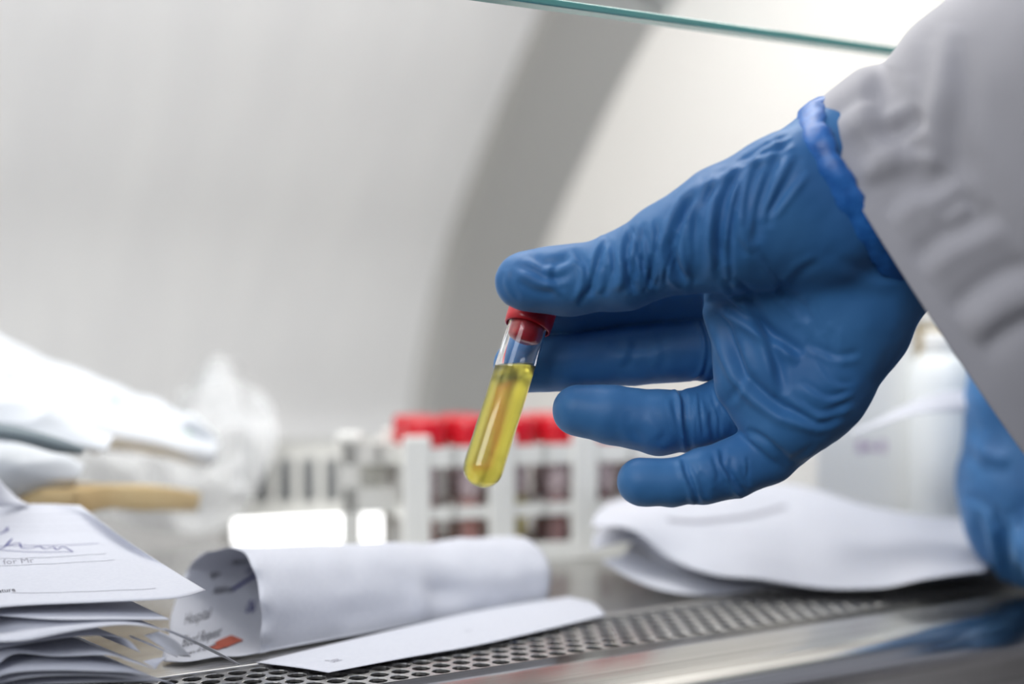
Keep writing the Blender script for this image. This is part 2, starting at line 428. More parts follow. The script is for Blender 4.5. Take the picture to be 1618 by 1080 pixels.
def fam(A, B, n, amp, wd, seed, jit=0.25, span=0.5, sag=0.0):
    """a family of n wrinkles between curves A and B"""
    rr = random.Random(seed); res = []
    A = np.array(A, float); B = np.array(B, float)
    for i in range(n):
        t = (i + 0.5 + rr.uniform(-jit, jit)) / n
        t2 = min(1, max(0, t + rr.uniform(-.5, .5) / n))
        a = (1 - t) * A[0] + t * A[1]; b_ = (1 - t2) * B[0] + t2 * B[1]
        s0 = rr.uniform(0, 1 - span); s1 = rr.uniform(min(1, s0 + span), 1)
        pts = []
        nrm = np.array([-(b_ - a)[1], (b_ - a)[0]]); nrm = nrm / (np.linalg.norm(nrm) + 1e-9)
        sg = sag * rr.uniform(0.6, 1.4); wob = rr.uniform(-4, 4)
        for s in np.linspace(s0, s1, 6):
            pts.append(a + (b_ - a) * s + nrm * (sg * 4 * s * (1 - s) + wob * math.sin(s * 6 + i)))
        res.append((pts, amp * rr.uniform(0.4, 1.2) * (1 if rr.random() < .7 else -0.8), wd * rr.uniform(0.7, 1.4)))
    return res

# --- the hand holding the tube: (px, py, depth, radius px)
D0 = 0.478
thumb = [(829, 444, .4590, 46), (868, 442, .4590, 46), (905, 443, .4585, 49), (985, 428, .4560, 57), (1060, 390, .4530, 67), (1130, 362, .4500, 84)]
thenar = [(1110, 378, .4510, 78), (1165, 350, .4490, 90), (1238, 308, .4480, 88), (1320, 245, .4520, 76), (1440, 222, .4560, 70)]
thenar2 = [(1165, 380, .4500, 80), (1300, 360, .4520, 95), (1400, 300, .4560, 95), (1500, 210, .4600, 90)]
palmmid = [(1192, 452, .4700, 72), (1300, 470, .4680, 95), (1400, 400, .4640, 92), (1540, 290, .4620, 95)]
palmedge = [(1196, 500, .4700, 76), (1214, 592, .4700, 80), (1248, 655, .4660, 62)]
hypo = [(1236, 668, .4650, 60), (1290, 612, .4660, 78), (1345, 505, .4660, 90), (1395, 420, .4650, 80), (1440, 380, .4660, 80)]
index = [(862, 488, .4935, 40), (900, 488, .4930, 41), (1000, 470, .4900, 44), (1110, 460, .4860, 50), (1210, 450, .4760, 58)]
middle = [(822, 578, .4945, 43), (900, 570, .4940, 47), (1000, 558, .4930, 50), (1110, 545, .4890, 55), (1210, 520, .4800, 60)]
ring = [(914, 648, .4790, 41), (965, 654, .4780, 46), (1040, 667, .4770, 50), (1090, 664, .4790, 47), (1140, 650, .4830, 49), (1230, 600, .4800, 56)]
pinky = [(1012, 760, .4640, 38), (1060, 762, .4640, 37), (1110, 752, .4650, 44), (1160, 740, .4670, 46), (1210, 715, .4700, 50), (1262, 668, .4710, 54)]
def hand_groups(X):
    th = chain(X, thumb, .006)
    pa = chain(X, thenar, .006)
    for c in (thenar2, palmmid, palmedge, hypo): pa = smin(pa, chain(X, c, .006), .008)
    return [th, pa, chain(X, index, .002), chain(X, middle, .002), chain(X, ring, .0015), chain(X, pinky, .0015)]
def hand_sdf(X):
    g = hand_groups(X)
    d = smin(g[0], g[1], .006)
    f = np.minimum(g[2], g[3]); f = smin(f, g[4], .0004); f = smin(f, g[5], .0004)
    return smin(d, f, .0014)
chs = [thumb, thenar, thenar2, palmmid, palmedge, hypo, index, middle, ring, pinky]
lo, hi = bounds(chs)
Vh, Fh_ = surface_nets(hand_sdf, lo, hi, 0.00062)
for it in range(2):                      # light relaxation
    s = np.zeros_like(Vh); c = np.zeros(len(Vh))
    for k in range(4):
        a, b_ = Fh_[:, k], Fh_[:, (k + 1) % 4]
        np.add.at(s, a, Vh[b_]); np.add.at(c, a, 1); np.add.at(s, b_, Vh[a]); np.add.at(c, b_, 1)
    Vh = 0.5 * Vh + 0.5 * s / c[:, None]
Nh = normals(Vh, Fh_)
px, py, dd = toPX(Vh); pxy = np.stack([px, py], 1)
vd = (Vh - CAM); vd /= np.linalg.norm(vd, axis=1)[:, None]
front = np.clip(-(Nh * vd).sum(1) * 4 + 0.8, 0, 1)
grp = np.stack(hand_groups(Vh), 1); soft = np.exp(-(grp - grp.min(1)[:, None]) / 0.0012); soft /= soft.sum(1)[:, None]
W_th, W_pa, W_in, W_mi, W_ri, W_pi = [soft[:, k] * front for k in range(6)]
W_tp = np.clip(W_th + W_pa, 0, 1)
lt = []
lt += fam([(905, 396), (1062, 330)], [(908, 480), (1062, 448)], 13, -.00055, 5, 3, sag=-8)
lt += fam([(975, 372), (1070, 322)], [(975, 470), (1085, 455)], 9, -.0005, 4, 5, sag=-10)
lt += [([(905, 392), (925, 420), (928, 450), (915, 485)], -.0007, 6), ([(960, 372), (945, 410), (935, 450), (930, 470)], -.0008, 5),
       ([(1000, 358), (990, 400), (995, 440), (1003, 466)], -.0009, 6), ([(1018, 352), (1012, 400), (1025, 440), (1035, 455)], -.0008, 5),
       ([(812, 418), (845, 428), (870, 440), (900, 436)], -.0006, 7), ([(820, 432), (850, 448), (880, 448)], .0005, 8),
       ([(835, 398), (860, 415), (885, 412), (905, 402)], -.0007, 8), ([(880, 415), (875, 440), (892, 460)], -.0005, 6),
       ([(812, 425), (808, 450), (820, 475)], -.0003, 6), ([(795, 430), (795, 455), (812, 480)], -.0003, 5)]
lt += fam([(1062, 318), (1200, 235)], [(1078, 455), (1160, 450)], 12, -.0008, 6, 11, sag=16, span=.6)
lt += [([(1118, 292), (1082, 330), (1062, 385), (1068, 425), (1100, 450)], -.0013, 8), ([(1150, 275), (1110, 320), (1095, 380), (1105, 450)], -.0010, 8),
       ([(1190, 250), (1150, 300), (1135, 370), (1145, 420)], -.0010, 8), ([(1225, 225), (1190, 290), (1180, 360)], -.0009, 8),
       ([(1170, 330), (1172, 370), (1190, 400)], .0006, 7), ([(1245, 210), (1215, 280), (1200, 330), (1195, 385)], -.0010, 9),
       ([(1265, 245), (1230, 310), (1212, 360)], -.0008, 8), ([(1280, 270), (1240, 320), (1215, 350)], .0006, 7)]
lt += fam([(1070, 300), (1110, 285)], [(1250, 205), (1275, 230)], 5, -.0005, 5, 17)
lp = [([(1118, 470), (1150, 530), (1175, 590), (1230, 640), (1290, 665)], -.0022, 10), ([(1120, 470), (1180, 500), (1240, 540), (1270, 560)], -.0018, 9),
      ([(1165, 450), (1200, 500), (1225, 560), (1240, 625)], -.0018, 10), ([(1140, 440), (1165, 470), (1175, 478)], -.0006, 5),
      ([(1160, 440), (1195, 470)], -.0006, 5), ([(1195, 390), (1220, 430), (1235, 450), (1225, 460)], -.0005, 5),
      ([(1225, 455), (1260, 420), (1290, 400)], .0004, 8), ([(1148, 640), (1170, 600), (1160, 540)], -.0007, 8),
      ([(1190, 690), (1240, 725), (1262, 722), (1290, 700)], -.0006, 6), ([(1180, 678), (1215, 700), (1245, 728)], -.0010, 6),
      ([(1240, 640), (1290, 668), (1335, 655)], -.0007, 7), ([(1250, 620), (1300, 650), (1350, 632)], -.0007, 7), ([(1265, 600), (1310, 625), (1350, 612)], -.0005, 6),
      ([(1270, 540), (1320, 560), (1360, 556)], -.0005, 7), ([(1290, 560), (1320, 600), (1350, 605)], -.0004, 6), ([(1300, 400), (1380, 430), (1450, 425)], -.0004, 12)]
lp += fam([(1180, 400), (1330, 480)], [(1250, 480), (1350, 600)], 7, -.0004, 7, 23)
lf = [([(960, 545), (1010, 550), (1050, 540)], -.0004, 10), ([(1108, 500), (1120, 545), (1112, 590), (1092, 604)], -.0008, 4), ([(925, 545), (990, 530), (1060, 512)], .0003, 14),
      ([(1005, 530), (1000, 560), (985, 585)], -.0004, 8), ([(1040, 520), (1050, 560), (1040, 590)], -.0003, 8), ([(1120, 500), (1135, 560), (1120, 600)], -.0004, 5)]
lr = [([(1070, 612), (1080, 630), (1083, 670), (1092, 716)], -.0016, 5), ([(1062, 630), (1070, 660), (1078, 690)], -.0004, 5)] + \
     fam([(1090, 615), (1160, 600)], [(1100, 712), (1170, 690)], 9, -.0004, 4, 31) + [([(990, 650), (1000, 680), (1020, 700)], -.0003, 8), ([(1030, 650), (1050, 680), (1040, 700)], -.0003, 8)]
lq = [([(1080, 722), (1085, 745), (1095, 770), (1105, 796)], -.0012, 5), ([(1140, 708), (1145, 735), (1165, 765), (1180, 782)], -.0010, 5), ([(1090, 725), (1108, 765), (1120, 790)], -.0005, 5)] + \
     fam([(1095, 725), (1180, 700)], [(1110, 790), (1200, 765)], 7, -.0004, 4, 37)
disp = 1.35 * wrinkle(pxy, W_tp, lt) + wrinkle(pxy, W_pa, lp) + wrinkle(pxy, W_mi, lf) + wrinkle(pxy, W_ri, lr) + wrinkle(pxy, W_pi, lq)
disp += 0.00035 * vnoise(Vh * 90, 3) + 0.0002 * vnoise(Vh * 220, 5)
disp += 0.0005 * vnoise(Vh * 60, 8) * np.clip(W_th, 0, 1)
Vh = Vh + Nh * disp[:, None]

person = empty('person', P(1700, 500, .5) * np.array([1, 1, 0]))
tag(person, 'person in a grey coat and blue gloves, one hand pinching the tube of yellow liquid', 'person')
glove = mesh_obj('glove', Vh, Fh_, M_glove, person, local=False)
glove['label'] = 'creased blue glove pinching the red tube cap, three fingers below'

# rolled cuff of that glove
def ring_tube(cpx, half, dmid, hdep, bulge, rpx, n=72, m=12, wob=0.15, seed=2):
    V = []; Fc = []
    c0 = np.array(cpx, float); hv = np.array(half, float); bl = np.array(bulge, float)
    for i in range(n):
        a = 2 * math.pi * i / n
        q = c0 + hv * math.cos(a) + bl * max(0, math.sin(a)) ; dep = dmid - hdep * math.sin(a)
        cen = P(q[0], q[1], dep)
        out = R_ * hv[0] / F_PX * math.cos(a) - U_ * hv[1] / F_PX * math.cos(a); out = out / np.linalg.norm(hv) * F_PX
        rad = out - F_ * math.sin(a); rad = rad / (np.linalg.norm(rad) + 1e-9)
        hvn = hv / np.linalg.norm(hv)
        axis = R_ * (-hvn[1]) - U_ * (hvn[0])       # towards the fingers
        rr = rpx * .46 / F_PX * (1 + wob * math.sin(5 * a + seed) * math.sin(2.3 * a))
        for k in range(m):
            b_ = 2 * math.pi * k / m
            V.append(cen + axis * rr * 1.25 * math.cos(b_) + rad * rr * 0.55 * math.sin(b_))
    for i in range(n):
        for k in range(m): Fc.append((i * m + k, i * m + (k + 1) % m, ((i + 1) % n) * m + (k + 1) % m, ((i + 1) % n) * m + k))
    return np.array(V), np.array(Fc)
cl = catmull([(1279, 172), (1287, 205), (1304, 250), (1332, 302), (1362, 350), (1396, 397), (1428, 432), (1458, 462)], 40)
hx, hy, hd = toPX(Vh)
fd = []; bd = []
for q in cl:
    k = (np.abs(hx - q[0]) < 7) & (np.abs(hy - q[1]) < 7)
    fd.append(hd[k].min() if k.any() else np.nan); bd.append(hd[k].max() if k.any() else np.nan)
fd = np.array(fd); bd = np.array(bd); ok = ~np.isnan(fd)
fd = np.interp(np.arange(40), np.where(ok)[0], fd[ok]); bd = np.interp(np.arange(40), np.where(ok)[0], bd[ok])
mid_ = (fd + bd) / 2; ends = np.minimum(1, np.minimum(np.arange(40), 39 - np.arange(40)) / 5.0)
sm = lambda a: np.convolve(np.pad(a, 3, 'edge'), np.ones(7) / 7, 'valid')
fd = sm(mid_ * (1 - ends) + fd * ends); bd = sm(mid_ * (1 - ends) + bd * ends)
path = [P(q[0], q[1], d - .0004) for q, d in zip(cl, fd)] + [P(q[0] + 18, q[1] - 10, d + .0005) for q, d in zip(cl[::-1], bd[::-1])]
path = np.array(path); npth = len(path); tg = np.roll(path, -1, 0) - np.roll(path, 1, 0); tg /= np.linalg.norm(tg, axis=1)[:, None]
pc = path.mean(0); V = []; Fc = []; m = 16
for i in range(npth):
    rad = path[i] - pc; rad -= tg[i] * (rad @ tg[i]); rad /= np.linalg.norm(rad); sd = np.cross(tg[i], rad)
    wv_ = .0045 * (1 + .10 * math.sin(i * .9) + .08 * math.sin(i * 2.1)); 
    for k in range(m):
        a = 2 * math.pi * k / m
        V.append(path[i] + sd * wv_ * math.cos(a) + rad * .0021 * math.sin(a))
for i in range(npth):
    for k in range(m): Fc.append((i * m + k, i * m + (k + 1) % m, ((i + 1) % npth) * m + (k + 1) % m, ((i + 1) % npth) * m + k))
Vc, Fc = np.array(V), np.array(Fc)
Nn = normals(Vc, Fc); Vc = Vc + Nn * (0.0006 * vnoise(Vc * 260, 4) + .0004 * vnoise(Vc * 500, 9))[:, None]
o = mesh_obj('glove_cuff', Vc, Fc, M_cuff, glove, local=True)
# glove object sits at the person's origin, so bring world coords in
o.data.vertices.foreach_set('co', (Vc - np.array(person.location)).ravel()); o.data.update()
o['label'] = 'brighter blue rolled cuff of the glove'
# forearm
lo, hi = bounds([[(1420, 270, .462, 62), (1900, -160, .45, 100)]])
def fore(X): return chain(X, [(1420, 270, .462, 62), (1600, 110, .458, 80), (1900, -160, .45, 100)], .006)
Vf, Ff = surface_nets(fore, lo, hi, 0.003)
mesh_obj('forearm', Vf, Ff, M_skin, person, local=False)

# coat sleeve: rings given by their top and bottom outline points
T = [(1297, 157), (1318, 143), (1345, 124), (1378, 110), (1405, 99), (1425, 74), (1447, 45), (1480, 18), (1520, -12), (1580, -55), (1680, -120), (1800, -200)]
Bt = [(1720, 800), (1745, 780), (1770, 760), (1800, 740), (1830, 715), (1860, 690), (1890, 665), (1920, 640), (1960, 610), (2010, 560), (2080, 500), (2160, 430)]
Dm = [.456, .456, .455, .454, .453, .452, .450, .448, .445, .44, .433, .425]
Hd = [.030, .031, .032, .033, .034, .036, .038, .040, .043, .047, .052, .055]
NR, NP = 150, 240
Tc = catmull(T, NR); Bc = catmull(Bt, NR); Dc = catmull(np.array(Dm)[:, None], NR)[:, 0]; Hc = catmull(np.array(Hd)[:, None], NR)[:, 0]
Vs = np.zeros((NR, NP, 3))
for i in range(NR):
    c0 = (Tc[i] + Bc[i]) / 2; hv = (Tc[i] - Bc[i]) / 2
    for k in range(NP):
        a = 2 * math.pi * k / NP; ca, sa = math.cos(a), math.sin(a)
        q = c0 + hv * ca + np.array([-37, 24]) * max(0, sa) ** 0.45 * (1 - i / NR)
        Vs[i, k] = P(q[0], q[1], Dc[i] - Hc[i] * np.sign(sa) * abs(sa) ** 0.8)
Vs = Vs.reshape(-1, 3)
Fs = np.array([(i * NP + k, (i + 1) * NP + k, (i + 1) * NP + (k + 1) % NP, i * NP + (k + 1) % NP) for i in range(NR - 1) for k in range(NP)])
Ns = normals(Vs, Fs)
cen = Vs.reshape(NR, NP, 3).mean(1).repeat(NP, 0)
if ((Vs - cen) * Ns).sum() < 0: Fs = Fs[:, ::-1]; Ns = -Ns
px, py, dd = toPX(Vs); pxy = np.stack([px, py], 1)
vd = (Vs - CAM); vd /= np.linalg.norm(vd, axis=1)[:, None]; fr = np.clip(-(Ns * vd).sum(1) * 4 + .5, 0, 1)
ls = [([(1405, 105), (1395, 150), (1400, 200), (1440, 225)], -.0022, 16), ([(1500, 40), (1500, 120), (1485, 200), (1490, 270)], .0024, 17), ([(1515, 60), (1520, 150), (1510, 230), (1520, 290)], -.0022, 20),
      ([(1320, 225), (1370, 195), (1420, 180), (1450, 160)], .0014, 10), ([(1340, 262), (1390, 225), (1440, 200), (1475, 190)], -.0016, 11), ([(1350, 290), (1400, 265), (1450, 250), (1485, 262)], .0016, 11),
      ([(1390, 340), (1430, 300), (1475, 290), (1500, 270)], -.0020, 14), ([(1440, 420), (1480, 380), (1530, 355), (1580, 330)], -.0022, 15),
      ([(1500, 500), (1540, 460), (1590, 430), (1640, 420)], -.0022, 15), ([(1530, 540), (1570, 505), (1618, 480), (1680, 470)], .0020, 14),
      ([(1310, 190), (1350, 165), (1390, 150)], -.0012, 9), ([(1480, 340), (1520, 315), (1545, 330)], -.0012, 10), ([(1440, 120), (1460, 180), (1440, 230)], .0012, 14)]
hemw = np.clip(np.arange(NR) / 16.0, 0, 1).repeat(NP)
ds = .8 * wrinkle(pxy, fr, [(p_, a_, w_ * 1.35) for p_, a_, w_ in ls]) * (.25 + .75 * hemw)
an = Vs @ np.stack([R_, U_, F_], 1)
rot = np.stack([an[:, 0] * .8 + an[:, 1] * .6, -an[:, 0] * .6 + an[:, 1] * .8, an[:, 2]], 1)
ds += (0.0018 * vnoise(rot * np.array([9, 20, 16]), 11) + 0.0004 * vnoise(rot * np.array([25, 80, 40]), 12)) * (.15 + .85 * hemw)
Vs = Vs + Ns * ds[:, None]
sl = mesh_obj('coat_sleeve', Vs, Fs, M_coat, person, local=False); solid(sl, .0014, -1)

# --- second gloved hand resting on the sill at the right
b1 = [(1650, 500, .640, 95), (1625, 640, .632, 92), (1640, 770, .628, 118), (1645, 815, .622, 117)]
b2 = [(1760, 560, .66, 90), (1720, 680, .65, 110), (1740, 800, .645, 112)]
f1 = [(1640, 830, .612, 70), (1660, 868, .590, 55), (1720, 880, .575, 46), (1760, 878, .575, 40)]
f2 = [(1690, 780, .61, 60), (1720, 800, .585, 52), (1790, 812, .575, 44), (1820, 812, .575, 40)]
f3 = [(1740, 720, .62, 58), (1760, 735, .59, 50), (1830, 750, .58, 42), (1855, 752, .58, 38)]
f4 = [(1780, 660, .63, 54), (1800, 670, .60, 46), (1860, 690, .59, 38), (1880, 692, .59, 34)]
t5 = [(1720, 600, .62, 55), (1780, 600, .60, 46), (1850, 620, .58, 42), (1890, 640, .575, 36)]
def hand2(X):
    d = smin(chain(X, b1, .008), chain(X, b2, .01), .02)
    f = None
    for c in (f1, f2, f3, f4, t5):
        e = chain(X, c, .002); f = e if f is None else np.minimum(f, e)
    return smin(d, f, .003)
lo, hi = bounds([b1, b2, f1, f2, f3, f4, t5])
V2, F2 = surface_nets(hand2, lo, hi, 0.0013)
N2 = normals(V2, F2); px, py, dd = toPX(V2); pxy = np.stack([px, py], 1)
vd = (V2 - CAM); vd /= np.linalg.norm(vd, axis=1)[:, None]; fr = np.clip(-(N2 * vd).sum(1) * 4 + .8, 0, 1)
l2 = fam([(1545, 800), (1680, 790)], [(1575, 925), (1680, 935)], 11, -.0016, 7, 41, span=.7, sag=10) + \
     [([(1525, 690), (1560, 720), (1600, 725)], .0010, 12), ([(1540, 620), (1560, 680), (1550, 740)], .0009, 12), ([(1520, 780), (1560, 800), (1590, 850)], -.001, 9)]
d2 = wrinkle(pxy, fr, l2) + .0008 * vnoise(V2 * 60, 21)
V2 = V2 + N2 * d2[:, None]
V2[:, 2] = np.maximum(V2[:, 2], np.where((V2[:, 1] > -.03), 0.0008, V2[:, 2]))
g2 = mesh_obj('glove', V2, F2, M_glove, person, local=False)
g2['label'] = 'blue glove resting on the steel sill at the right edge'

# coat body and upper arm, outside the picture at the right
def body(X):
    def ch(n_):
        d = None
        for (a, ra), (b_, rb) in zip(n_[:-1], n_[1:]):
            e_ = rcone(X, np.array(a), np.array(b_), ra, rb); d = e_ if d is None else smin(d, e_, .03)
        return d
    d = smin(ch([((.50, -.40, -.55), .15), ((.50, -.40, .10), .14), ((.50, -.40, .42), .11)]), ch([((.66, -.44, -.55), .15), ((.66, -.44, .10), .14), ((.66, -.44, .42), .11)]), .05)
    e1 = P(1950, 20, .43)
    return smin(d, ch([((.44, -.38, .42), .08), (tuple(e1 + np.array([.10, -.06, .02])), .062)]), .03)
_c = CAM.copy(); _R, _U, _F = R_, U_, F_
def world_nets(fn, lo, hi, h):
    global R_, U_, F_, CAM
    R_, U_, F_, CAM = np.array([1., 0, 0]), np.array([0, 0, 1.]), np.array([0, 1., 0]), np.zeros(3)
    try: return surface_nets(fn, np.array([lo[0], lo[2], lo[1]]), np.array([hi[0], hi[2], hi[1]]), h)
    finally: R_, U_, F_, CAM = _R, _U, _F, _c
_P = P
def P(px, py, d): return _c + d * (_F + _R * ((px - 809) / F_PX) + _U * ((540 - py) / F_PX))
Vb_, Fb_ = world_nets(body, (.20, -.60, -.72), (.88, -.10, .58), .012)
mesh_obj('coat_body', Vb_, Fb_, M_coat, person, local=False)
P = _P

# ------------------------------------------------------------------ the held tube of yellow liquid
top = P(848, 470, D0 + .0005); bot = P(764, 738, D0 - .021)     # axis: cap top .. centre of the round bottom
ax = top - bot; LT = float(np.linalg.norm(ax)); ax /= LT
tx = np.cross(ax, F_); tx /= np.linalg.norm(tx); ty = np.cross(ax, tx)
MT = np.stack([tx, ty, ax], 1)                                 # local z = tube axis, origin = bottom sphere centre
held = empty('sample_tube', bot)
held.matrix_world = Matrix([[*MT[i], bot[i]] for i in range(3)] + [[0, 0, 0, 1]])
tag(held, 'glass tube of yellow liquid with red cap held by the gloved fingers', 'tube')
RO = 0.00655; RI = 0.0056
M_tglass = mat('tube_glass', (1, 1, 1), 0.0); bsdf(M_tglass).inputs['Transmission Weight'].default_value = 1.0; bsdf(M_tglass).inputs['IOR'].default_value = 1.45
M_liquid = mat('yellow_serum', (0.84, 0.74, 0.12), 0.28)
bsdf(M_liquid).inputs['Transmission Weight'].default_value = 1.0; bsdf(M_liquid).inputs['IOR'].default_value = 1.33
def dome(r, zc, n=10, up=False):
    return [(max(1e-7, r * math.sin(math.pi / 2 * k / n)), zc - r * math.cos(math.pi / 2 * k / n)) for k in range(n + 1)]
LG = LT - 0.009
pr = dome(RO, 0, 12) + [(RO, LG * .5), (RO, LG), (RO * .97, LG + .0005), (RI * 1.02, LG + .0003), (RI, LG), (RI, LG * .5)] + dome(RI, 0.0, 12)[::-1]
MB().lathe(pr, 64).build('tube_glass', M_tglass, held, smooth=True)
# liquid: lathe whose top is cut level with the horizon
ZL = P(820, 576, D0)[2]
rl = RI + 0.00004
prl = dome(rl, 0.0, 12); n = 64; V = []; Fc = []
for r, z in prl:
    for k in range(n): V.append((r * math.cos(2 * math.pi * k / n), r * math.sin(2 * math.pi * k / n), z))
for j in range(1, 9):
    for k in range(n):
        a = 2 * math.pi * k / n; x, y = rl * math.cos(a), rl * math.sin(a)
        zt = (ZL - bot[2] - x * tx[2] - y * ty[2]) / ax[2]
        V.append((x, y, zt * j / 8))
nr = len(prl) + 8
for i in range(nr - 1):
    for k in range(n): Fc.append((i * n + k, i * n + (k + 1) % n, (i + 1) * n + (k + 1) % n, (i + 1) * n + k))
Fc.append(tuple((nr - 1) * n + k for k in range(n)))
MB().add(V, Fc).build('yellow_liquid', M_liquid, held, smooth=True)
# printed marks on the glass near the liquid level
def glass_mark(s_, size, ang, z0, rot=0.0):
    Vt, Ft = text_mesh(s_, size)
    x, y = Vt[:, 0] * math.cos(rot) - Vt[:, 1] * math.sin(rot), Vt[:, 0] * math.sin(rot) + Vt[:, 1] * math.cos(rot)
    a = ang + x / RO
    mesh_obj('printed_mark', np.stack([(RO + .00004) * np.cos(a), (RO + .00004) * np.sin(a), z0 + y], 1), Ft, M_mark, held, smooth=False)
M_mark = mat('olive_mark', (.16, .15, .03), .7)
cdir = (CAM - bot); acam = math.atan2(cdir @ ty, cdir @ tx)
# cap: ribbed skirt with an inner plug
capr = 0.0079
V = []; Fc = []; n = 72
prc = [(RO + .0004, LT - .0080), (RO + .0005, LT - .0112), (capr - .0006, LT - .0116), (capr, LT - .0110), (capr, LT - .0090), (capr, LT - .0065), (capr, LT - .001), (capr - .001, LT), (.004, LT), (.0035, LT - .0012), (1e-6, LT - .0012)]
for j, (r, z) in enumerate(prc):
    for k in range(n):
        a = 2 * math.pi * k / n; rr = r * (1 + (0.018 * (k % 2) if 4 <= j <= 6 else 0)); V.append((rr * math.cos(a), rr * math.sin(a), z))
for i in range(len(prc) - 1):
    for k in range(n): Fc.append((i * n + k, i * n + (k + 1) % n, (i + 1) * n + (k + 1) % n, (i + 1) * n + k))
cap = MB().add(V, Fc).build('cap', M_cap, held, smooth=True)
MB().lathe([(1e-6, LT - .0175), (.0030, LT - .0175), (.0046, LT - .0168), (.0052, LT - .016), (RI - .0001, LT - .0145), (RI - .0001, LT - .003)], 40).build('stopper', M_cap, cap, smooth=True)

glass_mark('MWW', .0034, acam + math.pi - .7, .031, 0.1); glass_mark('// -', .0030, acam + math.pi - .4, .004, 0.5)
glass_mark('H11', .0034, acam + math.pi + .3, .030, 0.1)
# ------------------------------------------------------------------ paper helpers
def patch(ctrl, nu=48, nv=28):
    """ctrl[row][col] of world points -> function (u,v) grid, rows = v"""
    A = np.array(ctrl, float)
    Gd = catmull(A, nv); Gd = catmull(Gd.transpose(1, 0, 2), nu).transpose(1, 0, 2)
    return Gd
def sheet(name, Gd, material, label=None, cat='paper', group=None, parent=None, noise=0.0, nf=40, th=0.00018, seed=1):
    nv, nu = Gd.shape[:2]; V = Gd.reshape(-1, 3).copy()
    if noise:
        V[:, 2] += noise * vnoise(V * np.array([nf, nf, 0.1]), seed)
    Fc = [(j * nu + i, j * nu + i + 1, (j + 1) * nu + i + 1, (j + 1) * nu + i) for j in range(nv - 1) for i in range(nu - 1)]
    if parent is None:
        c = V.mean(0); c[2] = V[:, 2].min()
        o = mesh_obj(name, V - c, Fc, material); o.location = c
    else: o = mesh_obj(name, V, Fc, material, parent, local=False)
    o['_'] = 0; del o['_']
    solid(o, th)
    if label: tag(o, label, cat, group)
    return o, V.reshape(nv, nu, 3)
def sample(Gd, u, v):
    nv, nu = Gd.shape[:2]
    x = np.clip(np.asarray(u) * (nu - 1), 0, nu - 1.001); y = np.clip(np.asarray(v) * (nv - 1), 0, nv - 1.001)
    i = x.astype(int); j = y.astype(int); fx = (x - i)[:, None]; fy = (y - j)[:, None]
    a = Gd[j, i]; b_ = Gd[j, i + 1]; c = Gd[j + 1, i]; d = Gd[j + 1, i + 1]
    p = a * (1 - fx) * (1 - fy) + b_ * fx * (1 - fy) + c * (1 - fx) * fy + d * fx * fy
    n = np.cross((b_ - a), (c - a)); n /= np.linalg.norm(n, axis=1)[:, None] + 1e-12
    return p, n
def put_text(name, s, Gd, u0, v0, du, dv, material, parent_o, off=0.0002, flip=1, label=None):
    """text with em-size (du, dv) in patch parameters, starting at u0,v0 (dv>0 towards larger v = up)"""
    V, Fc = text_mesh(s)
    if not len(V): return
    p, n = sample(Gd, u0 + V[:, 0] * du, v0 + V[:, 1] * dv)
    o = mesh_obj(name, p + n * off * flip, Fc, material, parent_o, smooth=False, local=False)
    return o
def put_stroke(name, pts, Gd, wd, material, parent_o, off=0.0002, flip=1, n=40):
    c = catmull(pts, n); p, nn = sample(Gd, c[:, 0], c[:, 1]); p = p + nn * off * flip
    t = np.gradient(p, axis=0); t /= np.linalg.norm(t, axis=1)[:, None] + 1e-12
    s = np.cross(nn, t) * wd / 2
    V = np.concatenate([p - s, p + s]); Fc = [(i, i + 1, n + i + 1, n + i) for i in range(n - 1)]
    return mesh_obj(name, V, Fc, material, parent_o, smooth=False, local=False)
def Gz(px, py, z): return G(px, py, z)

# ------------------------------------------------------------------ left stack of forms
grpS = 'stack of folded forms at the left'
# top form
ctrl = [[Gz(-330, 992, .030), Gz(-120, 972, .030), Gz(20, 957, .0305), Gz(150, 951, .031), Gz(240, 947, .0312), Gz(288, 943, .0308), Gz(325, 932, .0300)],
        [Gz(-330, 925, .034), Gz(-120, 912, .034), Gz(0, 900, .0345), Gz(110, 893, .035), Gz(180, 888, .0352), Gz(226, 883, .0350), Gz(258, 891, .0345)],
        [Gz(-330, 860, .040), Gz(-120, 850, .040), Gz(-10, 842, .0405), Gz(75, 838, .041), Gz(130, 834, .0412), Gz(165, 833, .0412), Gz(192, 848, .0405)],
        [Gz(-330, 812, .047), Gz(-120, 803, .047), Gz(-20, 798, .0475), Gz(40, 796, .048), Gz(80, 796, .048), Gz(105, 797, .048), Gz(127, 798, .0475)]]
Gd = patch(ctrl, 70, 40)
topf, Gt = sheet('form_sheet', Gd, M_paper, 'topmost white form of the left stack, with blue signature', group=grpS)
def inv_uv(Gd, px, py):
    a, b_, _ = toPX(Gd.reshape(-1, 3)); k = np.argmin((a - px) ** 2 + (b_ - py) ** 2); nu = Gd.shape[1]
    return (k % nu) / (nu - 1), (k // nu) / (Gd.shape[0] - 1)
def uvline(Gd, pts): return [inv_uv(Gd, *p) for p in pts]
def finepatch(Gd, n=8):
    A = catmull(Gd, Gd.shape[0] * n); return catmull(A.transpose(1, 0, 2), Gd.shape[1] * 4).transpose(1, 0, 2)
Gf = finepatch(Gt, 6)
def pen(pts, wd=0.0005, m=M_pen, nm='signature', par=topf, GG=Gf, n=60, flip=1, off=.0002): return put_stroke(nm, uvline(GG, pts), GG, wd, m, par, off, flip, n)
pen([(-20, 872), (5, 866), (19, 851), (10, 862), (30, 858), (34, 866), (50, 866), (62, 863), (72, 867), (84, 864), (90, 869), (100, 864), (115, 871)], .0005)
pen([(-20, 864), (30, 862), (90, 862), (156, 859)], .0004)
pen([(-20, 868), (40, 872), (90, 872), (117, 872)], .0004)
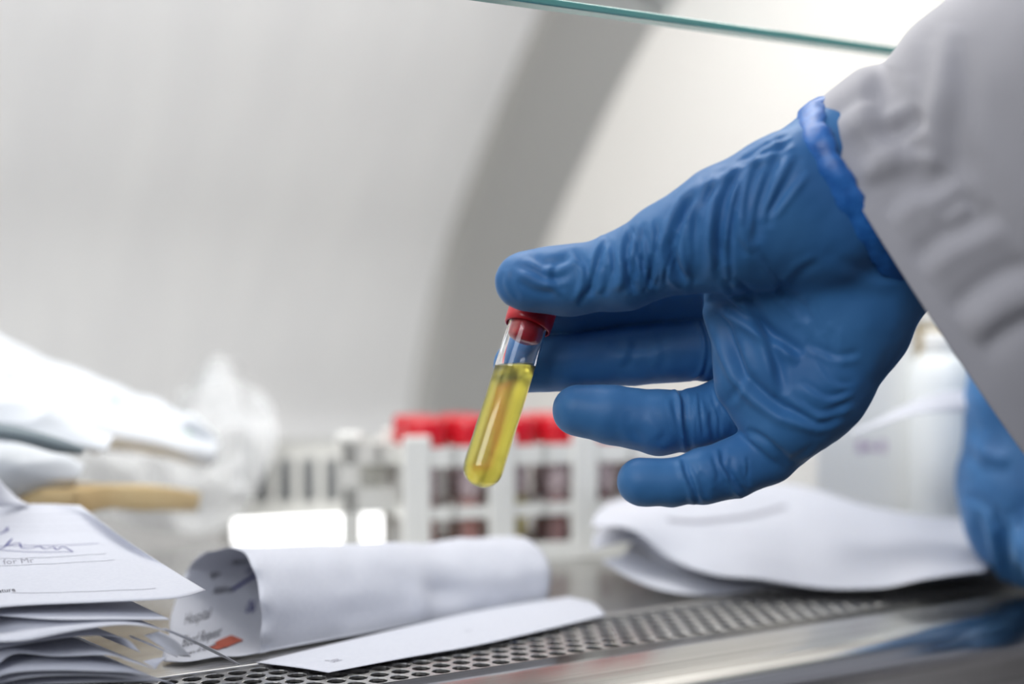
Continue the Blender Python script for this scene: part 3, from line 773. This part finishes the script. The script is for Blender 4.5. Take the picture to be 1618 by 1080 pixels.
pen([(-15, 843), (3, 842), (12, 834), (10, 840), (-10, 846)], .0005)
for k, (x0, x1, y0, y1) in enumerate([(-40, 184, 884, 874), (-40, 200, 895, 884), (-40, 150, 832, 830), (-40, 140, 815, 813), (-40, 140, 823, 821), (-40, 150, 841, 838), (20, 265, 937, 929)]):
    nd = 60 if k in (0, 1, 6) else 1
    if nd == 1: pen([(x0, y0), ((x0 + x1) / 2, (y0 + y1) / 2 + 1), (x1, y1)], .00016, M_inkg, 'ruled_line')
    else:
        mbx = MB(); c = catmull([(x0, y0), ((x0 + x1) / 2, (y0 + y1) / 2 + 1.5), (x1, y1)], nd)
        uv = np.array(uvline(Gf, c)); uv = catmull(uv[::6], nd); p, nn = sample(Gf, uv[:, 0], uv[:, 1]); p = p + nn * .0002
        r = .00028
        for q in p: mbx.add([q - R_ * r - FH * r, q + R_ * r - FH * r, q + R_ * r + FH * r, q - R_ * r + FH * r], [(0, 1, 2, 3)])
        o = mesh_obj('dotted_line', mbx.V, mbx.F, M_inkg, topf, smooth=False, local=False); o['kind'] = 'stuff'
def text_px(s, x, y, hpx, GG, par, m=M_ink, nm='printed_text', flip=1, xs=None, ys=None):
    u0, v0 = inv_uv(GG, x, y); u1, v1 = inv_uv(GG, x + 40, y); u2, v2 = inv_uv(GG, x, y - 12)
    du = (u1 - u0) / 40 * hpx * (xs or 1.3); dv = (v2 - v0) / 12 * hpx * (ys or 1.2)
    return put_text(nm, s, GG, u0, v0, du, dv, m, par, flip=flip)
text_px('for Mr', 6, 892, 10, Gf, topf, M_inkg, xs=1.9)
text_px('Signature', -22, 939, 8, Gf, topf, M_ink, xs=1.6)
text_px('~ -~- ~~-', 0, 801, 6, Gf, topf, M_pen, nm='handwriting', xs=2.2)

def wavy(near, far, label, nm='form_sheet', nzz=0.0, seed=1):
    o, Gq = sheet(nm, patch([near, [(a * .5 + b_ * .5) for a, b_ in zip(near, far)], far], 60, 14), M_paper, label, group=grpS, noise=nzz, seed=seed)
    return o, Gq
def layer(pts, depth, lift=0.0):
    """near edge pts (px,py,z); far edge lies `depth` metres further back"""
    nr_ = [Gz(*p) for p in pts]; fr_ = [q + FH * depth + ZA * min(lift, .004) - R_ * 0.085 for k, q in enumerate(nr_)]
    return nr_, fr_
a, b_ = layer([(-300, 968, .0265), (-100, 966, .0268), (0, 972, .027), (90, 978, .0268), (180, 978, .0265), (232, 978, .026), (269, 978, .0255)], .11, .012)
wavy(a, b_, 'lilac-shaded form second from the top of the left stack, pointed right corner')
a, b_ = layer([(-300, 1020, .0215), (-100, 1012, .022), (0, 1013, .0222), (45, 1010, .0225), (110, 997, .0245), (180, 987, .0255), (225, 988, .0248), (262, 996, .0225)], .10, .004)
wavy(a, b_, 'form with a bright wavy edge third from the top of the left stack')
a, b_ = layer([(-300, 1040, .017), (-100, 1030, .018), (0, 1022, .0185), (90, 1008, .0205), (160, 1003, .0212), (200, 1010, .0195), (222, 1030, .0155)], .09, .006)
wavy(a, b_, 'dark form drooping in the middle of the left stack')
a, b_ = layer([(-300, 1080, .010), (-60, 1070, .012), (-10, 1052, .014), (25, 1032, .0165), (90, 1036, .0155), (170, 1034, .0155), (205, 1044, .0138), (246, 1057, .0115)], .09, .004)
wavy(a, b_, 'form with a pale arched edge near the bottom of the left stack')
a, b_ = layer([(-300, 1090, .009), (-60, 1080, .0105), (20, 1062, .012), (90, 1058, .0125), (170, 1060, .012), (210, 1062, .011), (236, 1066, .0095)], .09, .004)
wavy(a, b_, 'shaded form under the pale arched edge in the left stack')
a, b_ = layer([(-300, 1110, .004), (-60, 1100, .005), (40, 1082, .0065), (120, 1078, .0065), (200, 1076, .006), (262, 1076, .004), (285, 1086, .002)], .08, .001)
wavy(a, b_, 'lowest form of the left stack, lying on the steel')
a, b_ = layer([(-300, 1098, .0072), (-60, 1088, .0082), (40, 1070, .0098), (120, 1066, .010), (190, 1068, .0093), (228, 1070, .0078)], .085, .002)
wavy(a, b_, 'dark form second from the bottom of the left stack')
# turned-up corners at the right of the stack
def flap(pts3, label):
    o, Gq = sheet('folded_corner', patch(pts3, 16, 10), M_paper, label, group=grpS)
    return o
flap([[G(228, 1003, .0205), G(250, 1018, .0175), G(276, 1034, .0142)], [G(240, 1000, .021), G(262, 1016, .018), G(288, 1036, .0138)], [G(252, 997, .0225), G(276, 1010, .020), G(302, 1037, .0138)]], 'white curled corner pointing down to the right from the left stack')
flap([[G(226, 1044, .0125), G(240, 1052, .0115), G(246, 1056, .011)], [G(240, 1041, .013), G(248, 1046, .0122), G(252, 1048, .012)], [G(262, 1037, .0135), G(263, 1037, .0135), G(264, 1037, .0135)]], 'small dark triangular corner low at the right of the left stack')
flap([[G(205, 1003, .0195), G(240, 1017, .0165), G(281, 1037, .0125)], [G(206, 1006, .019), G(240, 1020, .0160), G(280, 1038, .0123)]], 'dark thin strip of paper edge sticking out of the left stack')
flap([[G(255, 993, .0225), G(300, 1012, .017), G(340, 1032, .010), G(378, 1050, .003)], [G(262, 992, .0228), G(306, 1010, .0175), G(346, 1030, .0105), G(380, 1049, .0032)]], 'long thin curled strip running from the left stack to the grille')
# another sheet leaning behind the top form
o, _ = sheet('form_sheet', patch([[G(-250, 838, .047), G(-90, 815, .048), G(0, 800, .0485), G(48, 797, .0482)], [G(-250, 780, .062), G(-90, 770, .060), G(-10, 775, .055), G(30, 788, .050)], [G(-250, 720, .078), G(-90, 730, .070), G(-15, 748, .062), G(8, 768, .055)]], 30, 16), M_paper, 'white sheet lifted up behind the topmost form of the left stack', 'paper', grpS)

# ------------------------------------------------------------------ rolled form in the middle
ringL = [(396, 1038, .505), (330, 1046, .499), (262, 1050, .4935), (266, 1000, .515), (276, 950, .537), (292, 905, .548), (318, 874, .545), (345, 868, .538), (378, 868, .530), (399, 900, .520), (410, 950, .512), (412, 1000, .509), (411, 1035, .507)]
ringR = [(850, 950, .601), (740, 955, .597), (640, 950, .595), (650, 920, .62), (680, 890, .64), (720, 865, .645), (760, 856, .64), (795, 852, .635), (828, 851, .628), (852, 868, .618), (867, 895, .610), (868, 922, .606), (862, 948, .603)]
A0 = np.array([P(*p) for p in ringL]); A1 = np.array([P(*p) for p in ringR])
rows_ = []
for t in np.linspace(0, 1, 6):
    row = A0 * (1 - t) + A1 * t
    rows_.append(row)
Gr = patch(rows_, 90, 60)           # u around the curl, v along the roll
nv, nu = Gr.shape[:2]
V = Gr.reshape(-1, 3)
px, py, dd = toPX(V)
N0 = np.cross(np.gradient(Gr, axis=1), np.gradient(Gr, axis=0)).reshape(-1, 3); N0 /= np.linalg.norm(N0, axis=1)[:, None]
uu = np.tile(np.linspace(0, 1, nu), nv); vv = np.repeat(np.linspace(0, 1, nv), nu)
dsp = .0010 * vnoise(V * 45, 31) + .0005 * vnoise(V * 110, 32)
dsp += -.0035 * np.exp(-(((px - 700) / 45) ** 2 + ((py - 930) / 26) ** 2)) * (uu > .66) + .002 * np.exp(-(((px - 665) / 20) ** 2 + ((py - 945) / 30) ** 2)) * (uu > .66)
sgn = 1 if ((V - V.mean(0)) * N0).sum() > 0 else -1
V = V + N0 * sgn * dsp[:, None]
V[:, :] += np.outer(np.where(vv < .02, .0012 * np.sin(uu * 70), 0), -FH)
V[:, 2] = np.maximum(V[:, 2], .0012)
Gr = V.reshape(nv, nu, 3)
roll, Gr = sheet('rolled_form', Gr, M_paper, 'white form curled into a tube, printed inside, on the steel worktop', 'paper')
Grf = finepatch(Gr, 2)
def roll_text(s, u, v, sz, m=M_ink, nm='printed_text', w_=1.0):
    u = (2 + 10 * u) / 12; sz = sz * 1.35
    Vt, Ft = text_mesh(s)
    p, n_ = sample(Gr, u - Vt[:, 1] * -sz, v + Vt[:, 0] * sz * .62 * w_)
    c = Gr.reshape(-1, 3).mean(0)
    sgn_ = np.sign(((c - p) * n_).sum(1))[:, None]
    mesh_obj(nm, p + n_ * sgn_ * .0003, Ft, m, roll, smooth=False, local=False)
for s_, u, v, sz, m_ in [('Name', .335, .12, .028, M_ink), ('Age', .27, .08, .028, M_ink), ('Address', .20, .12, .028, M_ink), ('Hospital', .115, .05, .032, M_ink),
                          ('Blood Request', .05, .06, .028, M_ink), ('Nature of sample', .012, .06, .022, M_ink)]:
    roll_text(s_, u, v, sz, m_)
roll_text('22y', .275, .20, .032, M_pen, 'handwriting'); roll_text('06', .11, .27, .045, M_pen, 'handwriting')
put_stroke('handwriting', [(.42, .30), (.375, .24), (.34, .19)], Gr, .0012, M_pen, roll, .0004, 1); put_stroke('handwriting', [(.42, .30), (.375, .24), (.34, .19)], Gr, .0012, M_pen, roll, .0004, -1)
put_stroke('red_print', [(.175, .17), (.18, .22), (.185, .27)], Gr, .006, M_redprint, roll, .0005, 1); put_stroke('red_print', [(.175, .17), (.18, .22), (.185, .27)], Gr, .006, M_redprint, roll, .0005, -1)
# flat form lying over the grille in front of the roll
ctrl = [[G(519, 1062, .0018), G(640, 1039, .0018), G(754, 1019, .0018), G(860, 995, .0018), G(958, 971, .0016)],
        [G(470, 1054, .0018), G(590, 1022, .0022), G(705, 998, .0026), G(825, 973, .003), G(938, 952, .0022)],
        [G(405, 1046, .0014), G(530, 1016, .0018), G(650, 988, .0020), G(780, 960, .0020), G(900, 942, .0018)]]
flat, Gfl = sheet('flat_form', patch(ctrl, 60, 24), M_paper, 'flat white form lying over the edge of the perforated grille', 'paper')
Gfl = finepatch(Gfl, 6)
text_px('Date:', 527, 1047, 9, Gfl, flat, M_inkg, xs=1.5)
text_px('-~-', 738, 999, 7, Gfl, flat, M_inkg, xs=1.8)
MB().box(-.011, .011, -.004, .004, 0, .001)
redp = [[G(372, 1043, .003), G(410, 1038, .003)], [G(372, 1036, .003), G(410, 1022, .0045)]]

# ------------------------------------------------------------------ crumpled forms at the right
grpR = 'loose forms on the worktop at the right'
def rs(ctrl, label, nz=.0015, seed=1, mat_=M_paper, nm='crumpled_form'):
    return sheet(nm, patch(ctrl, 80, 40), mat_, label, 'paper', grpR, noise=nz, nf=45, seed=seed)
rs([[G(949, 888, .012), G(1000, 918, .006), G(1060, 936, .003), G(1150, 938, .002), G(1270, 926, .003), G(1400, 925, .003), G(1560, 905, .004)],
    [G(985, 878, .013), G(1060, 890, .009), G(1120, 900, .007), G(1200, 905, .005), G(1300, 900, .005), G(1420, 895, .005), G(1570, 885, .005)],
    [G(1000, 850, .012), G(1080, 855, .010), G(1150, 860, .008), G(1230, 865, .006), G(1330, 865, .006), G(1440, 865, .006), G(1590, 860, .006)]],
   'lowest shaded form under the crumpled white sheets at the right', .001, 51)
rs([[G(936, 866, .016), G(1000, 856, .018), G(1060, 893, .010), G(1130, 908, .008), G(1264, 920, .005), G(1440, 916, .006), G(1575, 903, .006)],
    [G(938, 845, .020), G(1010, 838, .022), G(1080, 856, .018), G(1170, 868, .015), G(1290, 880, .011), G(1440, 880, .009), G(1590, 875, .009)],
    [G(955, 822, .022), G(1030, 816, .024), G(1100, 830, .022), G(1200, 838, .018), G(1310, 845, .013), G(1440, 850, .010), G(1600, 850, .010)]],
   'middle wavy form, its pale folds showing at the left of the right pile', .0012, 52)
topr, Gtr = rs([[G(934, 832, .028), G(1000, 838, .027), G(1060, 884, .015), G(1122, 902, .0125), G(1264, 925, .0075), G(1388, 930, .006), G(1462, 916, .010), G(1555, 900, .012)],
    [G(945, 808, .031), G(1020, 812, .031), G(1095, 838, .025), G(1180, 852, .022), G(1300, 868, .018), G(1410, 872, .016), G(1500, 868, .016), G(1590, 862, .016)],
    [G(965, 795, .031), G(1050, 792, .033), G(1130, 800, .032), G(1220, 806, .030), G(1330, 822, .026), G(1430, 832, .023), G(1520, 838, .020), G(1610, 842, .018)],
    [G(1000, 787, .030), G(1080, 775, .034), G(1170, 764, .038), G(1240, 762, .039), G(1330, 785, .034), G(1430, 808, .028), G(1520, 820, .024), G(1620, 828, .020)]],
   'topmost crumpled white form of the right pile, grey writing on it', .0014, 53)
Gtr = finepatch(Gtr, 3)
put_stroke('handwriting', uvline(Gtr, [(1055, 822), (1090, 824), (1130, 822), (1180, 816), (1240, 800)]), Gtr, .0032, M_inkg, topr, .0004)
for k in range(7):
    y = 835 + 12 * k; x0 = 1110 + 14 * k
    text_px('-- ---- - --- -- ----- --', x0, y, 7, Gtr, topr, mat('faint_line_%d' % k, (.55, .55, .62), .8) if k == 0 else bpy.data.materials['faint_line_0'], xs=1.6)

# ------------------------------------------------------------------ racks and tubes
def lattice(mb, x0, x1, y0, y1, z0, z1, nx, ny, bar):
    px_ = (x1 - x0 - bar) / nx; py_ = (y1 - y0 - bar) / ny
    for i in range(nx + 1): mb.box(x0 + i * px_, x0 + i * px_ + bar, y0, y1, z0, z1)
    for j in range(ny + 1): mb.box(x0, x1, y0 + j * py_, y0 + j * py_ + bar, z0 + .0001, z1 - .0001)
YAW = math.radians(-32 + 18)
def CW(cx, cd_):   # camera-plan (right, forward) -> world xy
    return np.array([CAM[0], CAM[1], 0]) + R_ * cx + FH * cd_
rack0 = CW((640 - 809) / F_PX * .682, .682)
RL, RW = 0.142, 0.046
rk = empty('tube_rack', rack0, YAW)
tag(rk, 'white plastic rack filled with red-capped blood tubes', 'rack')
mb = MB(); mb.box(0, RL, 0, RW, .0, .0025); bevel(mb.build('base_plate', M_rack, rk), .0008)
mb = MB().box(0, RL, -.001, .002, .0, .009).box(0, RL, RW - .002, RW + .001, .0, .009); bevel(mb.build('base_rim', M_rack, rk), .0005)
mb = MB(); lattice(mb, 0, RL, 0, RW, .0225, .0285, 6, 2, .003); mb.build('middle_shelf', M_rack, rk)
mb = MB(); lattice(mb, 0, RL, 0, RW, .048, .0575, 6, 2, .003); mb.build('top_shelf', M_rack, rk)
for xk in (0.0, .043, .0865, .129):
    for yk in (-.0015, RW - .0025):
        bevel(MB().box(xk - .001, xk + .0125, yk, yk + .004, 0, .0635).build('post', M_rack, rk), .0012)
cols = [1, 1, 2, 0, 0, 1]; names = ['brown-red blood', 'rusty blood', 'yellow serum', 'dark red blood', 'deep red blood', 'reddish-brown blood']
ords = ['first', 'second', 'third', 'fourth', 'fifth', 'sixth']
def make_tube(loc, mi, label, rz=0):
    t = empty('blood_tube', loc, rz); tag(t, label, 'tube', 'red-capped tubes in the white rack')
    MB().lathe(dome(.0065, .0065, 6) + [(.0065, .04), (.0065, .066)], 20).build('tube_wall', M_rackglass, t, True)
    MB().lathe(dome(.0056, .0065, 6) + [(.0056, .02), (.0056, .036 + .004 * (mi % 3))], 20).build('sample', M_blood[mi], t, True)
    c = MB().lathe([(.0067, .0545), (.0105, .0545), (.0109, .056), (.0109, .0665), (.0102, .068), (.003, .068), (.003, .067), (1e-6, .067)], 28).build('cap', M_cap, t, True)
    MB().lathe([(.00658, .0295), (.0066, .0295), (.0066, .047), (.00658, .047)], 20).build('paper_label', M_label, t, True)
    return t
for j in range(2):
    for i in range(6):
        pxl = (RL - .003) / 6; pyl = (RW - .003) / 2
        lx = .0015 + pxl * (i + .5); ly = .0015 + pyl * (j + .5)
        c, s_ = math.cos(YAW), math.sin(YAW)
        wv = rack0 + np.array([c * lx - s_ * ly, s_ * lx + c * ly, .003])
        mi = cols[i] if j == 0 else [0, 3, 1, 0, 3, 0][i]
        if j == 0: lab = 'red-capped tube of %s, %s from the left in the rack\'s front row' % (names[i], ords[i])
        else: lab = 'red-capped tube behind the front row, %s from the left in the white rack' % ords[i]
        make_tube(wv, mi, lab, random.uniform(0, 6))
# empty greyish rack to its left
r2 = CW((540 - 809) / F_PX * .70, .70)
rk2 = empty('empty_tube_rack', r2, YAW + math.radians(-12))
tag(rk2, 'empty off-white rack standing left of the full red-capped rack', 'rack')
L2 = .036
for xk in (0, L2 - .009):
    for yk in (0, .04): bevel(MB().box(xk, xk + .009, yk, yk + .004, 0, .058).build('post', M_rackg, rk2), .0012)
bevel(MB().box(-.003, .010, -.001, .006, .058, .064).build('corner_knob', M_rack, rk2), .002)
mb = MB(); lattice(mb, 0, L2, 0, .044, .048, .058, 2, 2, .004); mb.build('top_shelf', M_rackg, rk2)
mb = MB(); lattice(mb, 0, L2, 0, .044, .0245, .0365, 1, 1, .004); mb.build('middle_shelf', M_rackg, rk2)
mb = MB().box(0, L2, 0, .044, 0, .003); mb.build('base_plate', M_rackg, rk2)
MB().box(.002, L2 - .002, .036, .0385, .034, .048).build('rear_panel', M_rackg, rk2)
# slotted tray behind
r3 = CW((352 - 809) / F_PX * .80, .80)
tr = empty('slotted_tray', r3, YAW + math.radians(-14))
tag(tr, 'pale grey tray with a row of narrow slots left of the empty rack', 'tray')
L3 = .082; mb = MB().box(0, L3, 0, .003, 0, .016).box(0, L3, 0, .003, .041, .047)
for k in range(7): x = k * (L3 - .004) / 6; mb.box(x, x + .0045, 0, .003, .016, .041)
mb.build('slotted_side', M_rackg, tr)
MB().box(0, .003, .003, .05, 0, .047).box(L3 - .003, L3, .003, .05, 0, .047).box(0, L3, .05, .053, 0, .047).box(0, L3, .003, .05, 0, .003).build('tray_body', M_rackg, tr)
MB().box(.003, L3 - .003, .012, .014, .003, .040).build('inner_divider', mat('divider_grey', (.30, .31, .32), .5), tr)
# glowing bar in place of the overhead light's reflection in the steel
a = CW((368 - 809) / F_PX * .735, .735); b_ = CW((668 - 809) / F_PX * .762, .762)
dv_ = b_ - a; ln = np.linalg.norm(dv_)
st = empty('strip_reflection', a, math.atan2(dv_[1], dv_[0]))
tag(st, 'glowing white bar in place of an overhead light reflection, low behind the empty rack', 'reflection')
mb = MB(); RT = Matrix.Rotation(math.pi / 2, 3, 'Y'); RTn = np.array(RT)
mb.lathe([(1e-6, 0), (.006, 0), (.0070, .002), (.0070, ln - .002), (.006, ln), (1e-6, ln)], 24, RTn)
o = mb.build('glow_bar', M_glow, st, True); o.location = (0, 0, .0092)
for x in (.02, ln - .02): MB().box(x - .004, x + .004, -.005, .005, 0, .002).build('added_glow_bar_foot', M_rack, st)

# ------------------------------------------------------------------ left: bag, wrapped packs, card
def blob(name, ctrl_axis, radii, flat, material, label, cat, group=None, seed=1, nz=.0025, nf=38, parent=None, dpt=None):
    """a pillowy pack along an axis; ctrl_axis world points, radii (side, up)"""
    Cn = catmull(ctrl_axis, 40); n = 40; V = []
    Rr = catmull(np.array(radii, float), 40)
    t = np.gradient(Cn, axis=0); t /= np.linalg.norm(t, axis=1)[:, None]
    for i in range(40):
        sd = np.cross(t[i], ZA); sd /= np.linalg.norm(sd); up = np.cross(sd, t[i])
        for k in range(n):
            a = 2 * math.pi * k / n; ca, sa = math.cos(a), math.sin(a)
            V.append(Cn[i] + sd * Rr[i][0] * np.sign(ca) * abs(ca) ** flat + up * Rr[i][1] * np.sign(sa) * abs(sa) ** flat)
    V = np.array(V); Fc = [(i * n + k, i * n + (k + 1) % n, (i + 1) * n + (k + 1) % n, (i + 1) * n + k) for i in range(39) for k in range(n)]
    Fq = np.array(Fc); Nb = normals(V, Fq); V = V + Nb * (nz * vnoise(V * nf, seed) + nz * .5 * vnoise(V * nf * 2.7, seed + 1))[:, None]
    V[:, 2] = np.maximum(V[:, 2], .001)
    Fc += [tuple(range(n - 1, -1, -1)), tuple(39 * n + k for k in range(n))]
    if parent is not None: return mesh_obj(name, V, Fc, material, parent, local=False), V
    c = V.mean(0); c[2] = V[:, 2].min(); o = mesh_obj(name, V - c, Fc, material); o.location = c
    tag(o, label, cat, group); return o, V
def wrap_pack(rows, label, seed, amp=.0035):
    Gp = patch([[P(*q) for q in row] for row in rows], 90, 60); Vq = Gp.reshape(-1, 3)
    Nq = np.cross(np.gradient(Gp, axis=1), np.gradient(Gp, axis=0)).reshape(-1, 3); Nq /= np.linalg.norm(Nq, axis=1)[:, None] + 1e-9
    rdg = lambda sd, f: 1 - 2 * np.abs(vnoise(Vq * f, sd))
    Vq = Vq + Nq * (amp * rdg(seed, np.array([22, 30, 55])) + amp * .5 * rdg(seed + 1, np.array([50, 60, 110])))[:, None]
    Vq[:, 2] = np.maximum(Vq[:, 2], .0012)
    c_ = Vq.mean(0); c_[2] = Vq[:, 2].min(); nv_, nu_ = Gp.shape[:2]
    o_ = mesh_obj('wrapped_pack', Vq - c_, [(j * nu_ + i, j * nu_ + i + 1, (j + 1) * nu_ + i + 1, (j + 1) * nu_ + i) for j in range(nv_ - 1) for i in range(nu_ - 1)], M_pack)
    o_.location = c_; tag(o_, label, 'package', 'wrapped packs at the left'); solid(o_, .0003); return o_, Vq
pk, Vp = wrap_pack([[(-170, 700, .655), (0, 690, .665), (110, 690, .675), (200, 705, .685), (290, 725, .695), (330, 735, .70)],
                    [(-170, 640, .650), (0, 650, .660), (110, 672, .670), (200, 690, .680), (290, 708, .690), (335, 718, .70)],
                    [(-170, 560, .665), (0, 592, .675), (110, 628, .685), (205, 655, .695), (290, 682, .705), (345, 702, .71)],
                    [(-170, 490, .690), (0, 534, .700), (105, 590, .705), (205, 628, .710), (295, 662, .706), (340, 692, .708)],
                    [(-170, 530, .712), (0, 570, .712), (105, 620, .712), (205, 650, .712), (295, 680, .712), (340, 705, .712)],
                    [(-170, 700, .718), (0, 700, .718), (105, 705, .718), (205, 715, .718), (295, 725, .718), (340, 735, .716)]],
                   'large pale wrapped pack sloping down from the left frame edge', 61)
wrap_pack([[(-170, 715, .600), (0, 700, .605), (60, 700, .61), (110, 708, .615), (150, 718, .62)],
           [(-170, 670, .590), (0, 668, .600), (60, 684, .605), (115, 698, .612), (168, 710, .618)],
           [(-170, 612, .600), (0, 622, .610), (70, 642, .615), (125, 665, .62), (178, 692, .625)],
           [(-170, 640, .628), (0, 650, .630), (70, 665, .632), (125, 682, .634), (174, 700, .634)]],
          'second pale wrapped pack below the large sloping one', 63, .0018)
wrap_pack([[(-170, 800, .595), (0, 790, .598), (40, 782, .60), (80, 774, .602), (112, 766, .606)],
           [(-170, 745, .582), (0, 742, .588), (45, 748, .592), (85, 752, .597), (122, 755, .603)],
           [(-170, 695, .590), (0, 702, .597), (45, 708, .600), (90, 720, .604), (132, 738, .608)],
           [(-170, 740, .622), (0, 735, .620), (45, 738, .620), (90, 742, .620), (128, 748, .618)]],
          'lowest pale wrapped pack just above the left paper stack', 65, .0016)
# green dots printed on the packs
for (x, y, r, w_) in [(28, 575, 5, 0), (82, 598, 6, 0), (190, 622, 8, 0), (300, 682, 5, 0), (125, 700, 6, 1)]:
    if w_ == 0: Vq = Vp
    a_, b2_, d2_ = toPX(Vp); kk = np.argsort((a_ - x) ** 2 + (b2_ - y) ** 2)[:60]; kk = kk[np.argmin(d2_[kk])]
    c_ = Vp[kk]; to = CAM - c_; to /= np.linalg.norm(to); rr_ = r * d2_[kk] / F_PX * .9
    e1 = np.cross(to, ZA); e1 /= np.linalg.norm(e1); e2 = np.cross(e1, to); c_ = c_ + to * .002
    Vd = [c_ + e1 * rr_ * 1.5 * math.cos(t_) + e2 * rr_ * math.sin(t_) for t_ in np.linspace(0, 2 * math.pi, 13)[:-1]]
    mesh_obj('green_print', Vd, [tuple(range(12))], M_green, pk, smooth=False, local=False)
o, V = blob('dark_strip', [P(-60, 672, .572), P(20, 684, .576), P(90, 703, .584), P(128, 712, .59)], [(.006, .003), (.006, .003), (.005, .003), (.003, .002)], .9, M_packg, 'dark grey-green strip lying between the pale wrapped packs', 'strip', None, 64, .0004)
cb, V = blob('card_packet', [P(20, 790, .60), P(90, 780, .63), P(170, 782, .66), P(230, 790, .69)], [(.030, .0052), (.030, .0052), (.030, .0052), (.030, .0052)], .14, M_tan, 'tan card packet half covered by the clear bag', 'packet', None, 65, .001)
# crumpled clear bag
bagc = [[P(40, 800, 0.73), P(120, 812, 0.75), P(210, 835, 0.76), P(300, 850, 0.77), P(370, 830, 0.78)],
        [P(45, 775, 0.75), P(130, 745, 0.76), P(220, 750, 0.77), P(320, 770, 0.78), P(420, 745, 0.79)],
        [P(110, 740, 0.78), P(170, 705, 0.79), P(240, 700, 0.79), P(330, 700, 0.79), P(438, 690, 0.80)],
        [P(120, 730, 0.81), P(200, 680, 0.82), P(280, 670, 0.82), P(340, 620, 0.82), P(400, 640, 0.83)],
        [P(150, 720, 0.84), P(220, 670, 0.85), P(300, 640, 0.85), P(345, 575, 0.85), P(372, 600, 0.86)]]
Gb = patch(bagc, 90, 70); Vb = Gb.reshape(-1, 3)
Nb = np.cross(np.gradient(Gb, axis=1), np.gradient(Gb, axis=0)).reshape(-1, 3); Nb /= np.linalg.norm(Nb, axis=1)[:, None] + 1e-9
rg = lambda s, f: 1 - 2 * np.abs(vnoise(Vb * f, s))
Vb = Vb + Nb * (.009 * rg(71, 28) + .005 * rg(72, 64))[:, None]; Vb[:, 2] = np.maximum(Vb[:, 2], .001)
c = Vb.mean(0); c[2] = Vb[:, 2].min(); nv, nu = Gb.shape[:2]
bag = mesh_obj('plastic_bag', Vb - c, [(j * nu + i, j * nu + i + 1, (j + 1) * nu + i + 1, (j + 1) * nu + i) for j in range(nv - 1) for i in range(nu - 1)], M_bag)
bag.location = c; tag(bag, 'crumpled clear plastic bag with a raised peak beside the wrapped packs', 'bag'); solid(bag, .0002)

# ------------------------------------------------------------------ right background: carton, jar, card, sheet
def boxat(name, px0, px1, ytop, d, depth, material, label, cat, yaw=0.0, zb=0.0):
    a = CW((px0 - 809) / F_PX * d, d); wd = (px1 - px0) / F_PX * d; h = CAM[2] + (500 - ytop) / F_PX * d - zb
    e = empty(name, (a[0], a[1], zb), -math.radians(32) + yaw); tag(e, label, cat)
    return e, wd, h
e, wd, h = boxat('carton', 1290, 1452, 470, .725, .05, M_carton, 'white carton with purple print behind the lifted hand', 'carton', math.radians(6))
bevel(MB().box(0, wd, 0, .05, 0, h).build('carton_body', M_carton, e), .001)
def flat_text(s, size, x, z, material, e, nm='printed_text', y=-.0004):
    Vt, Ft = text_mesh(s, size)
    if len(Vt): mesh_obj(nm, np.stack([x + Vt[:, 0], np.full(len(Vt), y), z + Vt[:, 1]], 1), Ft, material, e, smooth=False)
flat_text('B4-8', .0085, .021, .121 - (715 - 500) / F_PX * .725, M_purple, e)
e, wd, h = boxat('white_jar', 1440, 1600, 560, .705, .05, M_jar, 'white round-shouldered jar beside the printed carton', 'jar')
mb = MB(); mb.lathe([(1e-6, 0), (.019, 0), (.0205, .002), (.0205, h - .012), (.018, h - .004), (.015, h), (1e-6, h)], 40); o = mb.build('jar_body', M_jar, e, True); o.location = (.0235, .012, 0)
o = MB().lathe([(1e-6, h - .001), (.0135, h - .001), (.0138, h + .010), (.0125, h + .0115), (1e-6, h + .0115)], 36).build('jar_lid', M_carton, e, True); o.location = (.0235, .012, 0)
e, wd, h = boxat('tan_box', 1450, 1560, 500, .748, .02, M_tan, 'tan card box behind the white jar, under the sleeve', 'box')
M_tan2 = mat('pale_tan_card', (.78, .62, .36), .7)
bevel(MB().box(0, wd, 0, .012, 0, h - .004).build('box_body', M_tan2, e), .001)
bevel(MB().box(-.001, wd + .001, -.001, .013, h - .004, h).build('box_lid', M_carton, e), .001)
o, _ = sheet('leaning_sheet', patch([[P(1335, 690, .630), P(1400, 668, .630), P(1460, 652, .630), P(1550, 650, .632)], [P(1350, 680, .640), P(1420, 655, .636), P(1480, 640, .634), P(1560, 630, .634)], [P(1370, 672, .650), P(1430, 640, .645), P(1500, 618, .640), P(1570, 622, .640)]], 30, 16), M_paper, 'bent white sheet tip between the jar and the resting glove', 'paper')
